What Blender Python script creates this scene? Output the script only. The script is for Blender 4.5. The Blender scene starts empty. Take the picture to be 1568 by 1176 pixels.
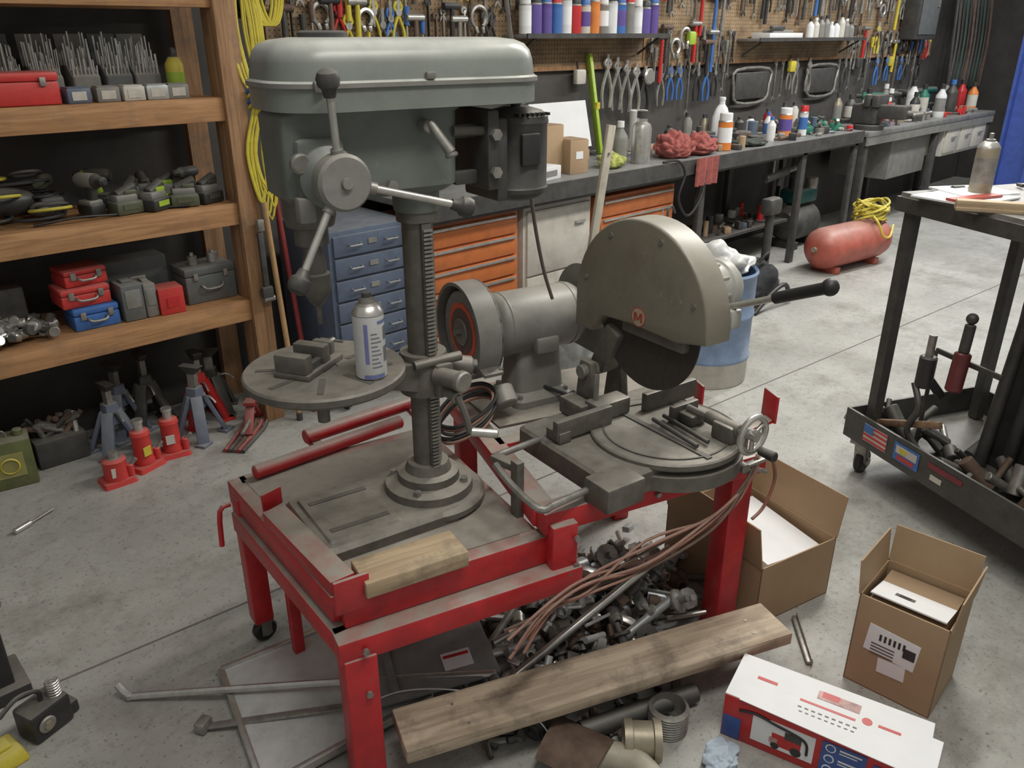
import bpy, bmesh, math, random
from mathutils import Matrix, Vector, Euler, noise
R=random.Random(7)
D=math.radians
# ---------------------------------------------------------------- materials
MC={}
def mat(name,col,rough=.55,metal=0.0,var=.18,scale=14,bump=0.0,dust=0.0,dcol=(.36,.34,.295),spots=0,scol=(.1,.08,.06),grime=.4,chip=None):
    if name in MC: return MC[name]
    m=bpy.data.materials.new(name); m.use_nodes=True; nt=m.node_tree; N=nt.nodes; L=nt.links
    bs=N['Principled BSDF']; bs.inputs['Roughness'].default_value=rough; bs.inputs['Metallic'].default_value=metal
    tc=N.new('ShaderNodeTexCoord')
    no=N.new('ShaderNodeTexNoise'); no.inputs['Scale'].default_value=scale; no.inputs['Detail'].default_value=6; no.inputs['Roughness'].default_value=.65
    L.new(tc.outputs['Object'],no.inputs[0])
    mr=N.new('ShaderNodeMapRange'); mr.inputs[1].default_value=.3; mr.inputs[2].default_value=.7; L.new(no.outputs[0],mr.inputs[0])
    mx=N.new('ShaderNodeMix'); mx.data_type='RGBA'; L.new(mr.outputs[0],mx.inputs[0])
    mx.inputs[6].default_value=(*[c*(1-var) for c in col],1); mx.inputs[7].default_value=(*[min(1,c*(1+var)) for c in col],1)
    out=mx.outputs[2]
    def blend(src,fac,col2):
        m2=N.new('ShaderNodeMix'); m2.data_type='RGBA'; L.new(fac,m2.inputs[0]); L.new(src,m2.inputs[6]); m2.inputs[7].default_value=(*col2,1); return m2.outputs[2]
    def nf(s,d,r,lo,hi,amt):
        ng=N.new('ShaderNodeTexNoise'); ng.inputs['Scale'].default_value=s; ng.inputs['Detail'].default_value=d; ng.inputs['Roughness'].default_value=r; L.new(tc.outputs['Object'],ng.inputs[0])
        rg=N.new('ShaderNodeMapRange'); rg.inputs[1].default_value=lo; rg.inputs[2].default_value=hi; rg.inputs[4].default_value=amt; L.new(ng.outputs[0],rg.inputs[0]); return rg.outputs[0]
    if grime: out=blend(out,nf(9,9,.78,.50,.72,grime),tuple(c*.35+.012 for c in col))
    if spots: out=blend(out,nf(scale*.35,8,.75,.52,.66,spots),scol)
    if chip: out=blend(out,nf(38,6,.7,.655,.675,.85),chip)
    if dust:
        g=N.new('ShaderNodeNewGeometry'); sx=N.new('ShaderNodeSeparateXYZ'); L.new(g.outputs['Normal'],sx.inputs[0])
        r3=N.new('ShaderNodeMapRange'); r3.inputs[1].default_value=.2; r3.inputs[2].default_value=.95; r3.inputs[4].default_value=dust; L.new(sx.outputs[2],r3.inputs[0])
        mu=N.new('ShaderNodeMath'); mu.operation='MULTIPLY'; L.new(r3.outputs[0],mu.inputs[0])
        r4=N.new('ShaderNodeMapRange'); r4.inputs[1].default_value=.25; r4.inputs[2].default_value=.58; r4.inputs[3].default_value=.5; L.new(no.outputs[0],r4.inputs[0]); L.new(r4.outputs[0],mu.inputs[1])
        out=blend(out,mu.outputs[0],dcol)
    L.new(out,bs.inputs['Base Color'])
    if bump:
        b=N.new('ShaderNodeBump'); b.inputs['Strength'].default_value=bump; b.inputs['Distance'].default_value=.004; L.new(no.outputs[0],b.inputs['Height']); L.new(b.outputs[0],bs.inputs['Normal'])
    MC[name]=m; return m
def wood(name,c1,c2,axis=0,rough=.7,sc=6,dirt=.25):
    if name in MC: return MC[name]
    m=bpy.data.materials.new(name); m.use_nodes=True; nt=m.node_tree; N=nt.nodes; L=nt.links
    bs=N['Principled BSDF']; bs.inputs['Roughness'].default_value=rough
    tc=N.new('ShaderNodeTexCoord'); mp=N.new('ShaderNodeMapping'); L.new(tc.outputs['Object'],mp.inputs[0])
    s=[9,9,9]; s[axis]=.6; mp.inputs['Scale'].default_value=s
    no=N.new('ShaderNodeTexNoise'); no.inputs['Scale'].default_value=sc; no.inputs['Detail'].default_value=5; no.inputs['Distortion'].default_value=.8; L.new(mp.outputs[0],no.inputs[0])
    cr=N.new('ShaderNodeValToRGB'); cr.color_ramp.elements[0].position=.35; cr.color_ramp.elements[0].color=(*c2,1); cr.color_ramp.elements[1].position=.62; cr.color_ramp.elements[1].color=(*c1,1); L.new(no.outputs[0],cr.inputs[0])
    n2=N.new('ShaderNodeTexNoise'); n2.inputs['Scale'].default_value=9; n2.inputs['Detail'].default_value=9; n2.inputs['Roughness'].default_value=.7; L.new(tc.outputs['Object'],n2.inputs[0])
    r2=N.new('ShaderNodeMapRange'); r2.inputs[1].default_value=.5; r2.inputs[2].default_value=.72; r2.inputs[4].default_value=dirt*2; L.new(n2.outputs[0],r2.inputs[0])
    m2=N.new('ShaderNodeMix'); m2.data_type='RGBA'; L.new(r2.outputs[0],m2.inputs[0]); L.new(cr.outputs[0],m2.inputs[6]); m2.inputs[7].default_value=(.10,.085,.07,1)
    L.new(m2.outputs[2],bs.inputs['Base Color'])
    b=N.new('ShaderNodeBump'); b.inputs['Strength'].default_value=.3; b.inputs['Distance'].default_value=.003; L.new(no.outputs[0],b.inputs['Height']); L.new(b.outputs[0],bs.inputs['Normal'])
    MC[name]=m; return m
def concrete():
    m=bpy.data.materials.new('concrete_floor'); m.use_nodes=True; nt=m.node_tree; N=nt.nodes; L=nt.links
    bs=N['Principled BSDF']; tc=N.new('ShaderNodeTexCoord')
    def nz(s,d,r,lo,hi,a,b_):
        n=N.new('ShaderNodeTexNoise'); n.inputs['Scale'].default_value=s; n.inputs['Detail'].default_value=d; n.inputs['Roughness'].default_value=r; L.new(tc.outputs['Object'],n.inputs[0])
        q=N.new('ShaderNodeMapRange'); q.inputs[1].default_value=lo; q.inputs[2].default_value=hi; q.inputs[3].default_value=a; q.inputs[4].default_value=b_; L.new(n.outputs[0],q.inputs[0]); return q.outputs[0]
    def mixc(f,a,b_):
        x=N.new('ShaderNodeMix'); x.data_type='RGBA'; L.new(f,x.inputs[0])
        for i,v in ((6,a),(7,b_)):
            if isinstance(v,tuple): x.inputs[i].default_value=(*v,1)
            else: L.new(v,x.inputs[i])
        return x.outputs[2]
    c=mixc(nz(1.1,6,.6,.35,.65,0,1),(.30,.298,.275),(.42,.417,.39))
    c=mixc(nz(2.3,9,.75,.49,.64,0,.65),c,(.20,.193,.168))
    c=mixc(nz(22,8,.8,.53,.64,0,.45),c,(.15,.143,.125))
    c=mixc(nz(75,3,.6,.61,.68,0,.65),c,(.10,.09,.078))
    c=mixc(nz(5,9,.8,.58,.66,0,.35),c,(.50,.50,.47))
    L.new(c,bs.inputs['Base Color']); L.new(nz(4,6,.6,.3,.7,.42,.75),bs.inputs['Roughness'])
    return m
def pegmat():
    m=bpy.data.materials.new('pegboard_brown'); m.use_nodes=True; nt=m.node_tree; N=nt.nodes; L=nt.links
    bs=N['Principled BSDF']; bs.inputs['Roughness'].default_value=.7
    tc=N.new('ShaderNodeTexCoord'); sx=N.new('ShaderNodeSeparateXYZ'); L.new(tc.outputs['Object'],sx.inputs[0])
    def M(op,a,b=None):
        n=N.new('ShaderNodeMath'); n.operation=op
        for i,v in enumerate((a,b)):
            if v is None: continue
            if isinstance(v,(int,float)): n.inputs[i].default_value=v
            else: L.new(v,n.inputs[i])
        return n.outputs[0]
    q=[]
    for k in (0,2):
        f=M('SUBTRACT',M('FRACT',M('MULTIPLY',sx.outputs[k],1/.0254)),.5); q.append(M('MULTIPLY',f,f))
    hole=M('LESS_THAN',M('ADD',q[0],q[1]),.028)
    no=N.new('ShaderNodeTexNoise'); no.inputs['Scale'].default_value=4; no.inputs['Detail'].default_value=8; no.inputs['Roughness'].default_value=.7; L.new(tc.outputs['Object'],no.inputs[0])
    cr=N.new('ShaderNodeValToRGB'); cr.color_ramp.elements[0].position=.35; cr.color_ramp.elements[0].color=(.14,.09,.05,1); cr.color_ramp.elements[1].position=.65; cr.color_ramp.elements[1].color=(.36,.25,.14,1); L.new(no.outputs[0],cr.inputs[0])
    mx=N.new('ShaderNodeMix'); mx.data_type='RGBA'; L.new(hole,mx.inputs[0]); L.new(cr.outputs[0],mx.inputs[6]); mx.inputs[7].default_value=(.04,.028,.018,1)
    L.new(mx.outputs[2],bs.inputs['Base Color']); return m
# palette
RED=mat('red_paint_dusty',(.50,.022,.028),.42,dust=1.0,dcol=(.33,.30,.26),var=.18,spots=.35,scol=(.22,.055,.05),grime=.55,chip=(.16,.12,.10))
REDC=mat('red_gloss',(.50,.03,.03),.35,var=.1)
REDP=mat('red_plastic',(.56,.045,.04),.45,var=.1,dust=.3)
GRN=mat('machine_green_grey',(.150,.170,.155),.42,dust=.85,dcol=(.36,.36,.335),var=.10,spots=.35,scol=(.10,.10,.085),chip=(.24,.24,.22))
GRNL=mat('machine_green_cover',(.205,.225,.205),.34,dust=.95,dcol=(.55,.56,.52),var=.08,scale=8,grime=.3)  # whitish top dust also paints the bright highlight into the belt cover's colour
GRY=mat('machine_grey',(.215,.212,.195),.45,dust=.65,var=.15)
IRON=mat('cast_iron',(.135,.126,.110),.5,metal=.25,dust=.85,dcol=(.31,.29,.25),var=.25,scale=25)
STEEL=mat('steel_bright',(.54,.53,.50),.33,metal=.75,var=.15,scale=30)
STEELD=mat('steel_dull',(.30,.29,.265),.45,metal=.55,var=.3,scale=30)
BLK=mat('black_paint',(.03,.03,.03),.45,dust=.35,var=.3,grime=0)
BLKR=mat('black_rubber',(.018,.018,.018),.5,var=.2,grime=0)
DARK=mat('dark_grey_metal',(.068,.066,.062),.5,metal=.2,dust=.5,dcol=(.24,.23,.205),var=.3)
OLIVE=mat('saw_guard_taupe',(.20,.185,.142),.42,dust=.6,dcol=(.44,.43,.38),var=.12,scale=9,spots=.45,scol=(.115,.095,.07),chip=(.30,.28,.23))
SAWG=mat('saw_grey',(.38,.38,.35),.45,dust=.4,var=.12)
WHITE=mat('white_plastic',(.68,.69,.69),.5,var=.05,grime=.15)
PAPER=mat('white_paper',(.76,.77,.78),.7,var=.05,scale=6,grime=.06)
CREAM=mat('cream_enamel',(.54,.52,.46),.4,var=.08,spots=.2)
CARD=mat('cardboard',(.38,.265,.16),.8,var=.07,scale=5,grime=.12)
CARDI=mat('cardboard_inside',(.32,.225,.14),.85,var=.08,scale=5,grime=.1)
ORNG=mat('orange_enamel',(.52,.155,.045),.4,var=.12,spots=.3,scol=(.25,.08,.03))
BLUEG=mat('blue_grey_enamel',(.10,.13,.19),.42,var=.12,dust=.3)
BLUE=mat('blue_plastic',(.05,.15,.42),.45,var=.12)
BLUED=mat('blue_door_paint',(.06,.11,.40),.5,var=.12)
BARREL=mat('drum_blue_grey',(.18,.25,.38),.5,var=.3,scale=6,spots=.8,scol=(.38,.42,.44))
YEL=mat('yellow_plastic',(.58,.49,.05),.5,var=.15,dust=.3)
LIME=mat('lime_plastic',(.34,.50,.05),.45,var=.1)
GREEN=mat('green_plastic',(.03,.18,.12),.45,var=.1)
TEAL=mat('teal_enamel',(.012,.075,.07),.45,var=.1,dust=.3)
PURP=mat('purple_label',(.12,.08,.30),.4,var=.1)
ORC=mat('orange_label',(.68,.22,.05),.4,var=.1)
RAG=mat('red_shop_rag',(.30,.085,.075),.95,var=.3,scale=30,bump=.4)
BRAG=mat('blue_paper_towel',(.42,.50,.58),.95,var=.12,bump=.4,grime=.1)
CBL=mat('brown_cable',(.29,.13,.09),.55,var=.3,dust=.4)
TANK=mat('tank_red_faded',(.42,.10,.07),.45,dust=.65,dcol=(.38,.28,.24),var=.15,spots=.3)
OLG=mat('olive_black_tool',(.09,.10,.06),.5,var=.25,dust=.4)
CASEG=mat('case_grey',(.12,.13,.13),.5,dust=.4,var=.15)
GALV=mat('galvanized',(.48,.50,.50),.38,metal=.45,var=.2,scale=12)
ALUM=mat('sheet_aluminium',(.56,.57,.56),.38,metal=.12,var=.14,scale=5,spots=.35,scol=(.33,.33,.31))
RUST=mat('rusty_steel',(.14,.095,.07),.7,metal=.3,var=.4,scale=18)
BRASS=mat('brassy_fitting',(.36,.32,.24),.45,metal=.45,var=.25)
SHW=wood('shelf_lumber',(.45,.245,.11),(.31,.155,.065),0,dirt=.2)
PSTW=wood('post_lumber',(.37,.215,.11),(.25,.13,.06),2,dirt=.3)
PLW=wood('grey_plank_lumber',(.47,.385,.285),(.30,.23,.165),0,sc=5,dirt=.4)
BLW=wood('pale_block_lumber',(.50,.39,.25),(.36,.26,.165),0,dirt=.36)
STW=wood('stake_lumber',(.42,.39,.32),(.33,.30,.24),2,dirt=.15)
BTOP=mat('bench_top_dark',(.20,.20,.195),.4,var=.3,scale=9,spots=.5,scol=(.08,.08,.08))
PEG=pegmat()
# ---------------------------------------------------------------- builder
class B:
    def __init__(s,name,loc=(0,0,0),rz=0,rot=None):
        s.name=name; s.loc=Vector(loc); s.rot=rot if rot else Euler((0,0,D(rz))); s.bm=bmesh.new(); s.mats=[]
    def mi(s,m):
        if m not in s.mats: s.mats.append(m)
        return s.mats.index(m)
    def absorb(s,t):
        me=bpy.data.meshes.new('t'); t.to_mesh(me); t.free(); s.bm.from_mesh(me); bpy.data.meshes.remove(me)
    def put(s,t,m,M=None):
        i=s.mi(m)
        for f in t.faces: f.material_index=i
        if M is not None: t.transform(M)
        s.absorb(t)
    def box(s,c,d,m,rot=(0,0,0),bev=0.0,seg=2,taper=None):
        t=bmesh.new(); bmesh.ops.create_cube(t,size=1)
        for v in t.verts:
            if taper and v.co.z>0: v.co.x*=taper[0]; v.co.y*=taper[1]
            v.co=Vector((v.co.x*d[0],v.co.y*d[1],v.co.z*d[2]))
        if bev: bmesh.ops.bevel(t,geom=t.edges[:],offset=min(bev,min(d)*.45),segments=seg,affect='EDGES',profile=.5)
        s.put(t,m,Matrix.Translation(c)@Euler([D(a) for a in rot]).to_matrix().to_4x4())
    def bb(s,x0,x1,y0,y1,z0,z1,m,bev=0.0): s.box(((x0+x1)/2,(y0+y1)/2,(z0+z1)/2),(abs(x1-x0),abs(y1-y0),abs(z1-z0)),m,bev=bev)
    def beam(s,p,q,w,h,m,bev=.004):
        p=Vector(p);q=Vector(q);d=q-p
        M=Matrix.Translation((p+q)/2)@d.to_track_quat('X','Z').to_matrix().to_4x4()
        t=bmesh.new(); bmesh.ops.create_cube(t,size=1)
        for v in t.verts: v.co=Vector((v.co.x*d.length,v.co.y*w,v.co.z*h))
        if bev: bmesh.ops.bevel(t,geom=t.edges[:],offset=min(bev,w*.4,h*.4),segments=2,affect='EDGES',profile=.5)
        s.put(t,m,M)
    def cyl(s,p,q,r,m,r2=None,seg=24,bev=0.0):
        p=Vector(p);q=Vector(q);d=q-p; L=d.length; r2=r if r2 is None else r2
        if bev: prof=[(0,0),(r-bev,0),(r,bev),(r2,L-bev),(r2-bev,L),(0,L)]
        else: prof=[(0,0),(r,0),(r2,L),(0,L)]
        s.lathe(prof,m,seg,p,d)
    def lathe(s,prof,m,seg=28,at=(0,0,0),dr=(0,0,1)):
        ms=m if isinstance(m,list) else [m]*(len(prof)-1)
        M=Matrix.Translation(at)@Vector(dr).to_track_quat('Z','Y').to_matrix().to_4x4()
        t=bmesh.new(); rings=[]
        for r,z in prof:
            if r<1e-6: rings.append([t.verts.new((0,0,z))])
            else: rings.append([t.verts.new((r*math.cos(2*math.pi*k/seg),r*math.sin(2*math.pi*k/seg),z)) for k in range(seg)])
        for i in range(len(rings)-1):
            a,b=rings[i],rings[i+1]; idx=s.mi(ms[i])
            for k in range(seg):
                k2=(k+1)%seg
                try:
                    if len(a)==1 and len(b)==1: continue
                    if len(a)==1: f=t.faces.new((a[0],b[k2],b[k]))
                    elif len(b)==1: f=t.faces.new((a[k],a[k2],b[0]))
                    else: f=t.faces.new((a[k],a[k2],b[k2],b[k]))
                    f.material_index=idx
                except ValueError: pass
        t.transform(M); bmesh.ops.recalc_face_normals(t,faces=t.faces[:]); s.absorb(t)
    def sph(s,c,r,m,sc=(1,1,1),seg=20,rot=(0,0,0)):
        t=bmesh.new(); bmesh.ops.create_uvsphere(t,u_segments=seg,v_segments=max(8,seg//2),radius=r)
        s.put(t,m,Matrix.Translation(c)@Euler([D(a) for a in rot]).to_matrix().to_4x4()@Matrix.Diagonal((*sc,1)))
    def tube(s,pts,r,m,seg=8,sub=6,closed=False):
        P=[Vector(p) for p in pts]
        if sub>1 and len(P)>2:
            Q=[];n=len(P)
            for i in range(n if closed else n-1):
                p0=P[(i-1)%n] if (closed or i>0) else P[0]; p1=P[i];p2=P[(i+1)%n]; p3=P[(i+2)%n] if (closed or i+2<n) else P[-1]
                for k in range(sub):
                    u=k/sub; Q.append(.5*((2*p1)+(-p0+p2)*u+(2*p0-5*p1+4*p2-p3)*u*u+(-p0+3*p1-3*p2+p3)*u**3))
            if not closed: Q.append(P[-1])
            P=Q
        t=bmesh.new(); rings=[]; n=len(P); up=None
        for i in range(n):
            a=P[(i-1)%n] if (closed or i>0) else P[i]; b=P[(i+1)%n] if (closed or i<n-1) else P[i]
            d=(b-a).normalized() if (b-a).length>1e-9 else Vector((0,0,1))
            if up is None: up=d.orthogonal().normalized()
            up=(up-d*up.dot(d)); up=up.normalized() if up.length>1e-6 else d.orthogonal().normalized()
            w=d.cross(up)
            rings.append([t.verts.new(P[i]+r*(math.cos(2*math.pi*k/seg)*up+math.sin(2*math.pi*k/seg)*w)) for k in range(seg)])
        for i in range(n if closed else n-1):
            a,b=rings[i],rings[(i+1)%n]
            for k in range(seg): t.faces.new((a[k],a[(k+1)%seg],b[(k+1)%seg],b[k]))
        if not closed: t.faces.new(rings[0]); t.faces.new(rings[-1])
        bmesh.ops.recalc_face_normals(t,faces=t.faces[:]); s.put(t,m)
    def prism(s,poly,h,m,M=None,bev=0.0):
        t=bmesh.new(); vs=[t.verts.new((x,y,-h/2)) for x,y in poly]; f=t.faces.new(vs)
        r=bmesh.ops.extrude_face_region(t,geom=[f])
        for v in r['geom']:
            if isinstance(v,bmesh.types.BMVert): v.co.z+=h
        bmesh.ops.recalc_face_normals(t,faces=t.faces[:])
        if bev:
            ed=[e for e in t.edges if abs(e.verts[0].co.z-e.verts[1].co.z)<1e-6]
            bmesh.ops.bevel(t,geom=ed,offset=bev,segments=3,affect='EDGES',profile=.5)
        s.put(t,m,M)
    def loft(s,rings,m):
        ms=m if isinstance(m,list) else [m]*(len(rings)-1)
        t=bmesh.new(); V=[[t.verts.new(p) for p in r] for r in rings]
        for i in range(len(V)-1):
            n=len(V[i]); idx=s.mi(ms[i])
            for k in range(n):
                f=t.faces.new((V[i][k],V[i][(k+1)%n],V[i+1][(k+1)%n],V[i+1][k])); f.material_index=idx
        f=t.faces.new(V[0]); f.material_index=s.mi(ms[0]); f=t.faces.new(V[-1]); f.material_index=s.mi(ms[-1])
        bmesh.ops.recalc_face_normals(t,faces=t.faces[:]); s.absorb(t)
    def quad(s,pts,m,th=.002):
        a=[Vector(p) for p in pts]; n=(a[1]-a[0]).cross(a[2]-a[0]).normalized()*th
        s.loft([[p for p in a],[p+n for p in a]],m)
    def done(s,ang=35):
        bm=s.bm
        for f in bm.faces: f.smooth=True
        for e in bm.edges:
            if len(e.link_faces)==2 and e.calc_face_angle(0)>D(ang): e.smooth=False
        me=bpy.data.meshes.new(s.name); bm.to_mesh(me); bm.free()
        for m in s.mats: me.materials.append(m)
        o=bpy.data.objects.new(s.name,me); bpy.context.scene.collection.objects.link(o); o.location=s.loc; o.rotation_euler=s.rot
        return o
def rrect(x0,x1,y0,y1,r,z,n=6):
    P=[]
    for cx,cy,a0 in ((x1-r,y1-r,0),(x0+r,y1-r,90),(x0+r,y0+r,180),(x1-r,y0+r,270)):
        for k in range(n+1):
            a=D(a0+90*k/n); P.append((cx+r*math.cos(a),cy+r*math.sin(a),z))
    return P
AX=Matrix(((0,0,1,0),(1,0,0,0),(0,1,0,0),(0,0,0,1)))   # poly (y,z) extruded along x
# ---------------------------------------------------------------- room
def room():
    b=B('floor'); b.bb(-4,14,-3,3.95,-.1,0,concrete()); b.done()
    b=B('trim_1'); jm=mat('floor_joint',(.15,.135,.12),.8)
    b.beam((-3,2.37,.0006),(9.6,1.42,.0006),.007,.0012,jm,bev=0); b.done()
    wd=mat('wall_dark_board',(.065,.06,.055),.75,var=.3,scale=3)
    b=B('wall_back'); b.bb(-4,14,3.705,3.85,0,3.4,wd); b.done()
    b=B('wall_right'); b.bb(11.2,11.35,2.6,3.7,0,3.4,wd); b.bb(11.2,11.35,-3,2.6,2.6,3.4,wd); b.done()
    dg=mat('door_panel_grey',(.22,.23,.25),.5)
    b=B('door_1'); b.bb(11.15,11.2,-3,2.6,0,2.6,dg)
    for k in range(6): b.bb(11.13,11.15,-3,2.6,.4*k+.2,.4*k+.24,dg)
    b.done()
    b=B('pegboard'); b.bb(1.95,9.6,3.68,3.70,1.46,2.6,PEG); b.bb(1.95,9.6,3.675,3.70,1.44,1.465,PSTW)
    for x in (2.6,4.72,5.28,7.7,9.0): b.bb(x-.012,x+.012,3.674,3.70,1.46,2.6,PSTW)
    b.done()
room()
# ---------------------------------------------------------------- drill press
def drill_press():
    b=B('drill_press',(1.108,1.482,0),-10)
    b.loft([rrect(-.345,.02,-.14,.14,.02,.532),rrect(-.345,.02,-.14,.14,.02,.555),rrect(-.335,.02,-.13,.13,.02,.567)],IRON)
    b.cyl((0,0,.532),(0,0,.5655),.145,IRON,bev=.01,seg=40)
    b.loft([rrect(-.32,-.13,-.115,.115,.01,.566),rrect(-.315,-.135,-.11,.11,.01,.573)],IRON)
    for y in (-.07,.07): b.bb(-.30,-.15,y-.008,y+.008,.566,.5745,BLK)
    b.lathe([(0,.56),(.115,.56),(.112,.588),(.08,.596),(.078,.616),(.06,.622),(.052,.645),(0,.645)],IRON,36)
    for k in range(4):
        a=D(45+90*k); b.cyl((.095*math.cos(a),.095*math.sin(a),.585),(.095*math.cos(a),.095*math.sin(a),.603),.01,STEELD,seg=6)
    b.cyl((0,0,.6),(0,0,1.34),.036,IRON,seg=36)
    b.bb(-.012,.012,-.046,-.034,.64,1.26,IRON)
    for k in range(64): b.bb(-.011,.011,-.053,-.045,.645+k*.0095,.650+k*.0095,STEELD)
    b.lathe([(.037,.84),(.06,.842),(.06,.93),(.056,.945),(.037,.945)],IRON,30)
    b.box((0.02,-.058,.885),(.05,.04,.09),IRON,bev=.012)
    b.cyl((.0,-.06,.90),(.03,-.12,.90),.022,IRON,bev=.004); b.cyl((.03,-.12,.90),(.035,-.14,.90),.026,STEELD,bev=.004)
    b.cyl((.02,-.06,.86),(.02,-.13,.86),.014,STEELD)
    b.tube([(.02,-.13,.865),(.03,-.145,.82),(.04,-.15,.775)],.009,IRON,sub=4)
    b.cyl((.04,-.15,.775),(.10,-.18,.765),.011,STEEL,bev=.003)
    b.cyl((.04,.0,.90),(.12,-.03,.885),.026,IRON,bev=.005); b.cyl((.12,-.03,.885),(.13,-.034,.884),.018,BLK)
    b.cyl((-.05,-.05,.93),(.07,-.06,.935),.012,IRON)
    b.loft([[(-.04,-.045,.86),(-.04,.045,.86),(-.04,.045,.93),(-.04,-.045,.93)],[(-.19,-.03,.90),(-.19,.03,.90),(-.19,.03,.935),(-.19,-.03,.935)],[(-.26,-.03,.905),(-.26,.03,.905),(-.26,.03,.935),(-.26,-.03,.935)]],IRON)
    tx=-.25
    b.lathe([(0,.925),(.165,.925),(.176,.93),(.182,.936),(.182,.95),(.178,.955),(.03,.955),(.03,.953),(0,.953)],IRON,56,at=(tx,0,0))
    for a in (20,65,110,155):
        for r0,r1 in ((.07,.15),(-.15,-.07)):
            c_=(r0+r1)/2; b.box((tx+c_*math.cos(D(a)),c_*math.sin(D(a)),.9545),(.085,.014,.003),BLK,rot=(0,0,a))
    b.cyl((tx,0,.87),(tx,0,.925),.05,IRON,bev=.004); b.cyl((tx-.02,-.02,.835),(tx-.02,-.02,.87),.014,IRON)
    # head casting
    b.loft([rrect(-.30,.055,-.07,.07,.04,1.335),rrect(-.315,.07,-.085,.085,.035,1.35),rrect(-.315,.07,-.088,.088,.03,1.50),rrect(-.29,.1,-.10,.10,.03,1.52)],GRN)
    b.box((-.25,-.09,1.40),(.10,.03,.13),GRN,bev=.014)
    b.lathe([(0,1.285),(.05,1.285),(.053,1.30),(.053,1.35),(0,1.35)],GRN,30)
    b.lathe([(.037,1.26),(.047,1.262),(.047,1.29)],IRON,30)
    b.lathe([(0,1.06),(.006,1.06),(.006,1.10),(.016,1.11),(.03,1.135),(.032,1.165),(.032,1.175),(.025,1.178),(.025,1.2),(.02,1.215),(.02,1.235),(.036,1.24),(.036,1.275),(.05,1.28),(.055,1.30),(.055,1.34),(0,1.34)],IRON,28,at=(tx,0,0))
    hz=1.392; hx=tx+.008
    b.lathe([(0,0),(.06,0),(.06,.03),(.04,.045),(.04,.06),(.052,.068),(.054,.075),(.054,.105),(.048,.113),(.012,.113),(.01,.12),(0,.12)],[GRN,GRN,GRN,GRY,GRY,GRY,GRY,GRY,GRY,STEELD,STEELD],36,at=(hx,-.085,hz),dr=(0,-1,0))
    b.cyl((hx-.055,-.10,hz+.03),(hx-.055,-.12,hz+.03),.02,STEELD,bev=.004)
    b.box((hx-.05,-.1,hz-.06),(.035,.03,.05),GRY,bev=.006)
    for a,l,o in ((96,.180,.02),(-15,.247,.045),(-123,.205,.03)):
        d=Vector((math.cos(D(a)),0,math.sin(D(a)))); p0=Vector((hx,-.175,hz))+d*.045; p1=Vector((hx,-.175-o,hz))+d*l
        b.cyl(p0,p1,.0075,STEEL); b.cyl(p0,p0+(p1-p0)*.12,.012,STEELD)
        n=(p1-p0).normalized()
        b.lathe([(0,-.028),(.011,-.026),(.014,-.012),(.020,-.006),(.022,.006),(.018,.017),(.009,.023),(0,.024)],DARK,20,at=p1,dr=n)
    b.cyl((-.02,-.085,1.475),(-.02,-.12,1.475),.014,GRY,bev=.003)
    b.cyl((-.02,-.118,1.485),(.012,-.145,1.425),.0075,STEELD,r2=.012); b.cyl((.012,-.145,1.425),(.014,-.147,1.415),.014,STEELD,bev=.003)
    b.cyl((-.10,-.088,1.36),(-.10,-.10,1.36),.012,STEELD,seg=6)
    b.cyl((.05,-.088,1.46),(.15,-.088,1.455),.010,IRON)
    z=[(1.512,0.012),(1.514,0),(1.547,0),(1.553,-.001),(1.557,-.006),(1.565,-.006),(1.569,.002),(1.60,.006),(1.618,.012),(1.631,.024),(1.639,.045),(1.6435,.085)]
    X0,X1,W,r=-.328,.272,.145,.105
    b.loft([rrect(X0+i,X1-i,-W+i,W-i,max(.02,r-i),zz,10) for zz,i in z],[GRNL]*4+[GRY]+[GRNL]*6)
    b.box((-.03,-.148,1.575),(.02,.012,.014),STEELD,bev=.003); b.box((-.26,-.145,1.56),(.02,.012,.02),STEELD,bev=.003)
    b.lathe([(0,1.64),(.05,1.64),(.05,1.652),(.042,1.656),(0,1.656)],DARK,24,at=(-.18,.02,0))
    mx=.25
    b.lathe([(0,1.29),(.04,1.29),(.06,1.298),(.074,1.31),(.076,1.32),(.073,1.325),(.073,1.46),(.076,1.465),(.074,1.478),(.06,1.49),(.03,1.498),(.012,1.498),(.012,1.52),(0,1.52)],DARK,36,at=(mx,-.03,0))
    for k in range(7): b.box((mx-.04+.013*k,-.03-.068,1.485),(.006,.02,.006),BLK)
    b.box((mx-.01,-.105,1.41),(.05,.012,.07),BLK,bev=.004)
    b.bb(.125,.155,-.11,.08,1.33,1.50,DARK,bev=.006); b.bb(.07,.19,-.06,-.035,1.34,1.37,DARK,bev=.004); b.bb(.07,.19,-.06,-.035,1.44,1.47,DARK,bev=.004)
    b.bb(.155,.185,-.10,.05,1.30,1.48,DARK,bev=.008)
    b.cyl((.14,-.112,1.45),(.14,-.125,1.45),.013,STEELD,seg=6); b.cyl((.14,-.112,1.37),(.14,-.125,1.37),.013,STEELD,seg=6)
    b.done()
    b=B('drill_press_vise',(.836,1.547,.955),28)
    b.bb(-.075,.075,-.045,.045,0,.014,IRON,bev=.003); b.bb(-.075,-.045,-.04,.04,.014,.055,IRON,bev=.004); b.bb(.0,.03,-.04,.04,.014,.055,IRON,bev=.004)
    b.bb(.055,.075,-.025,.025,.014,.045,IRON,bev=.004); b.cyl((.03,0,.03),(.11,0,.03),.007,STEELD); b.cyl((.105,-.03,.03),(.105,.03,.03),.0035,STEELD)
    b.bb(-.045,.0,-.035,-.02,.014,.03,DARK); b.bb(-.045,0,.02,.035,.014,.03,DARK); b.done()
drill_press()
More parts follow.
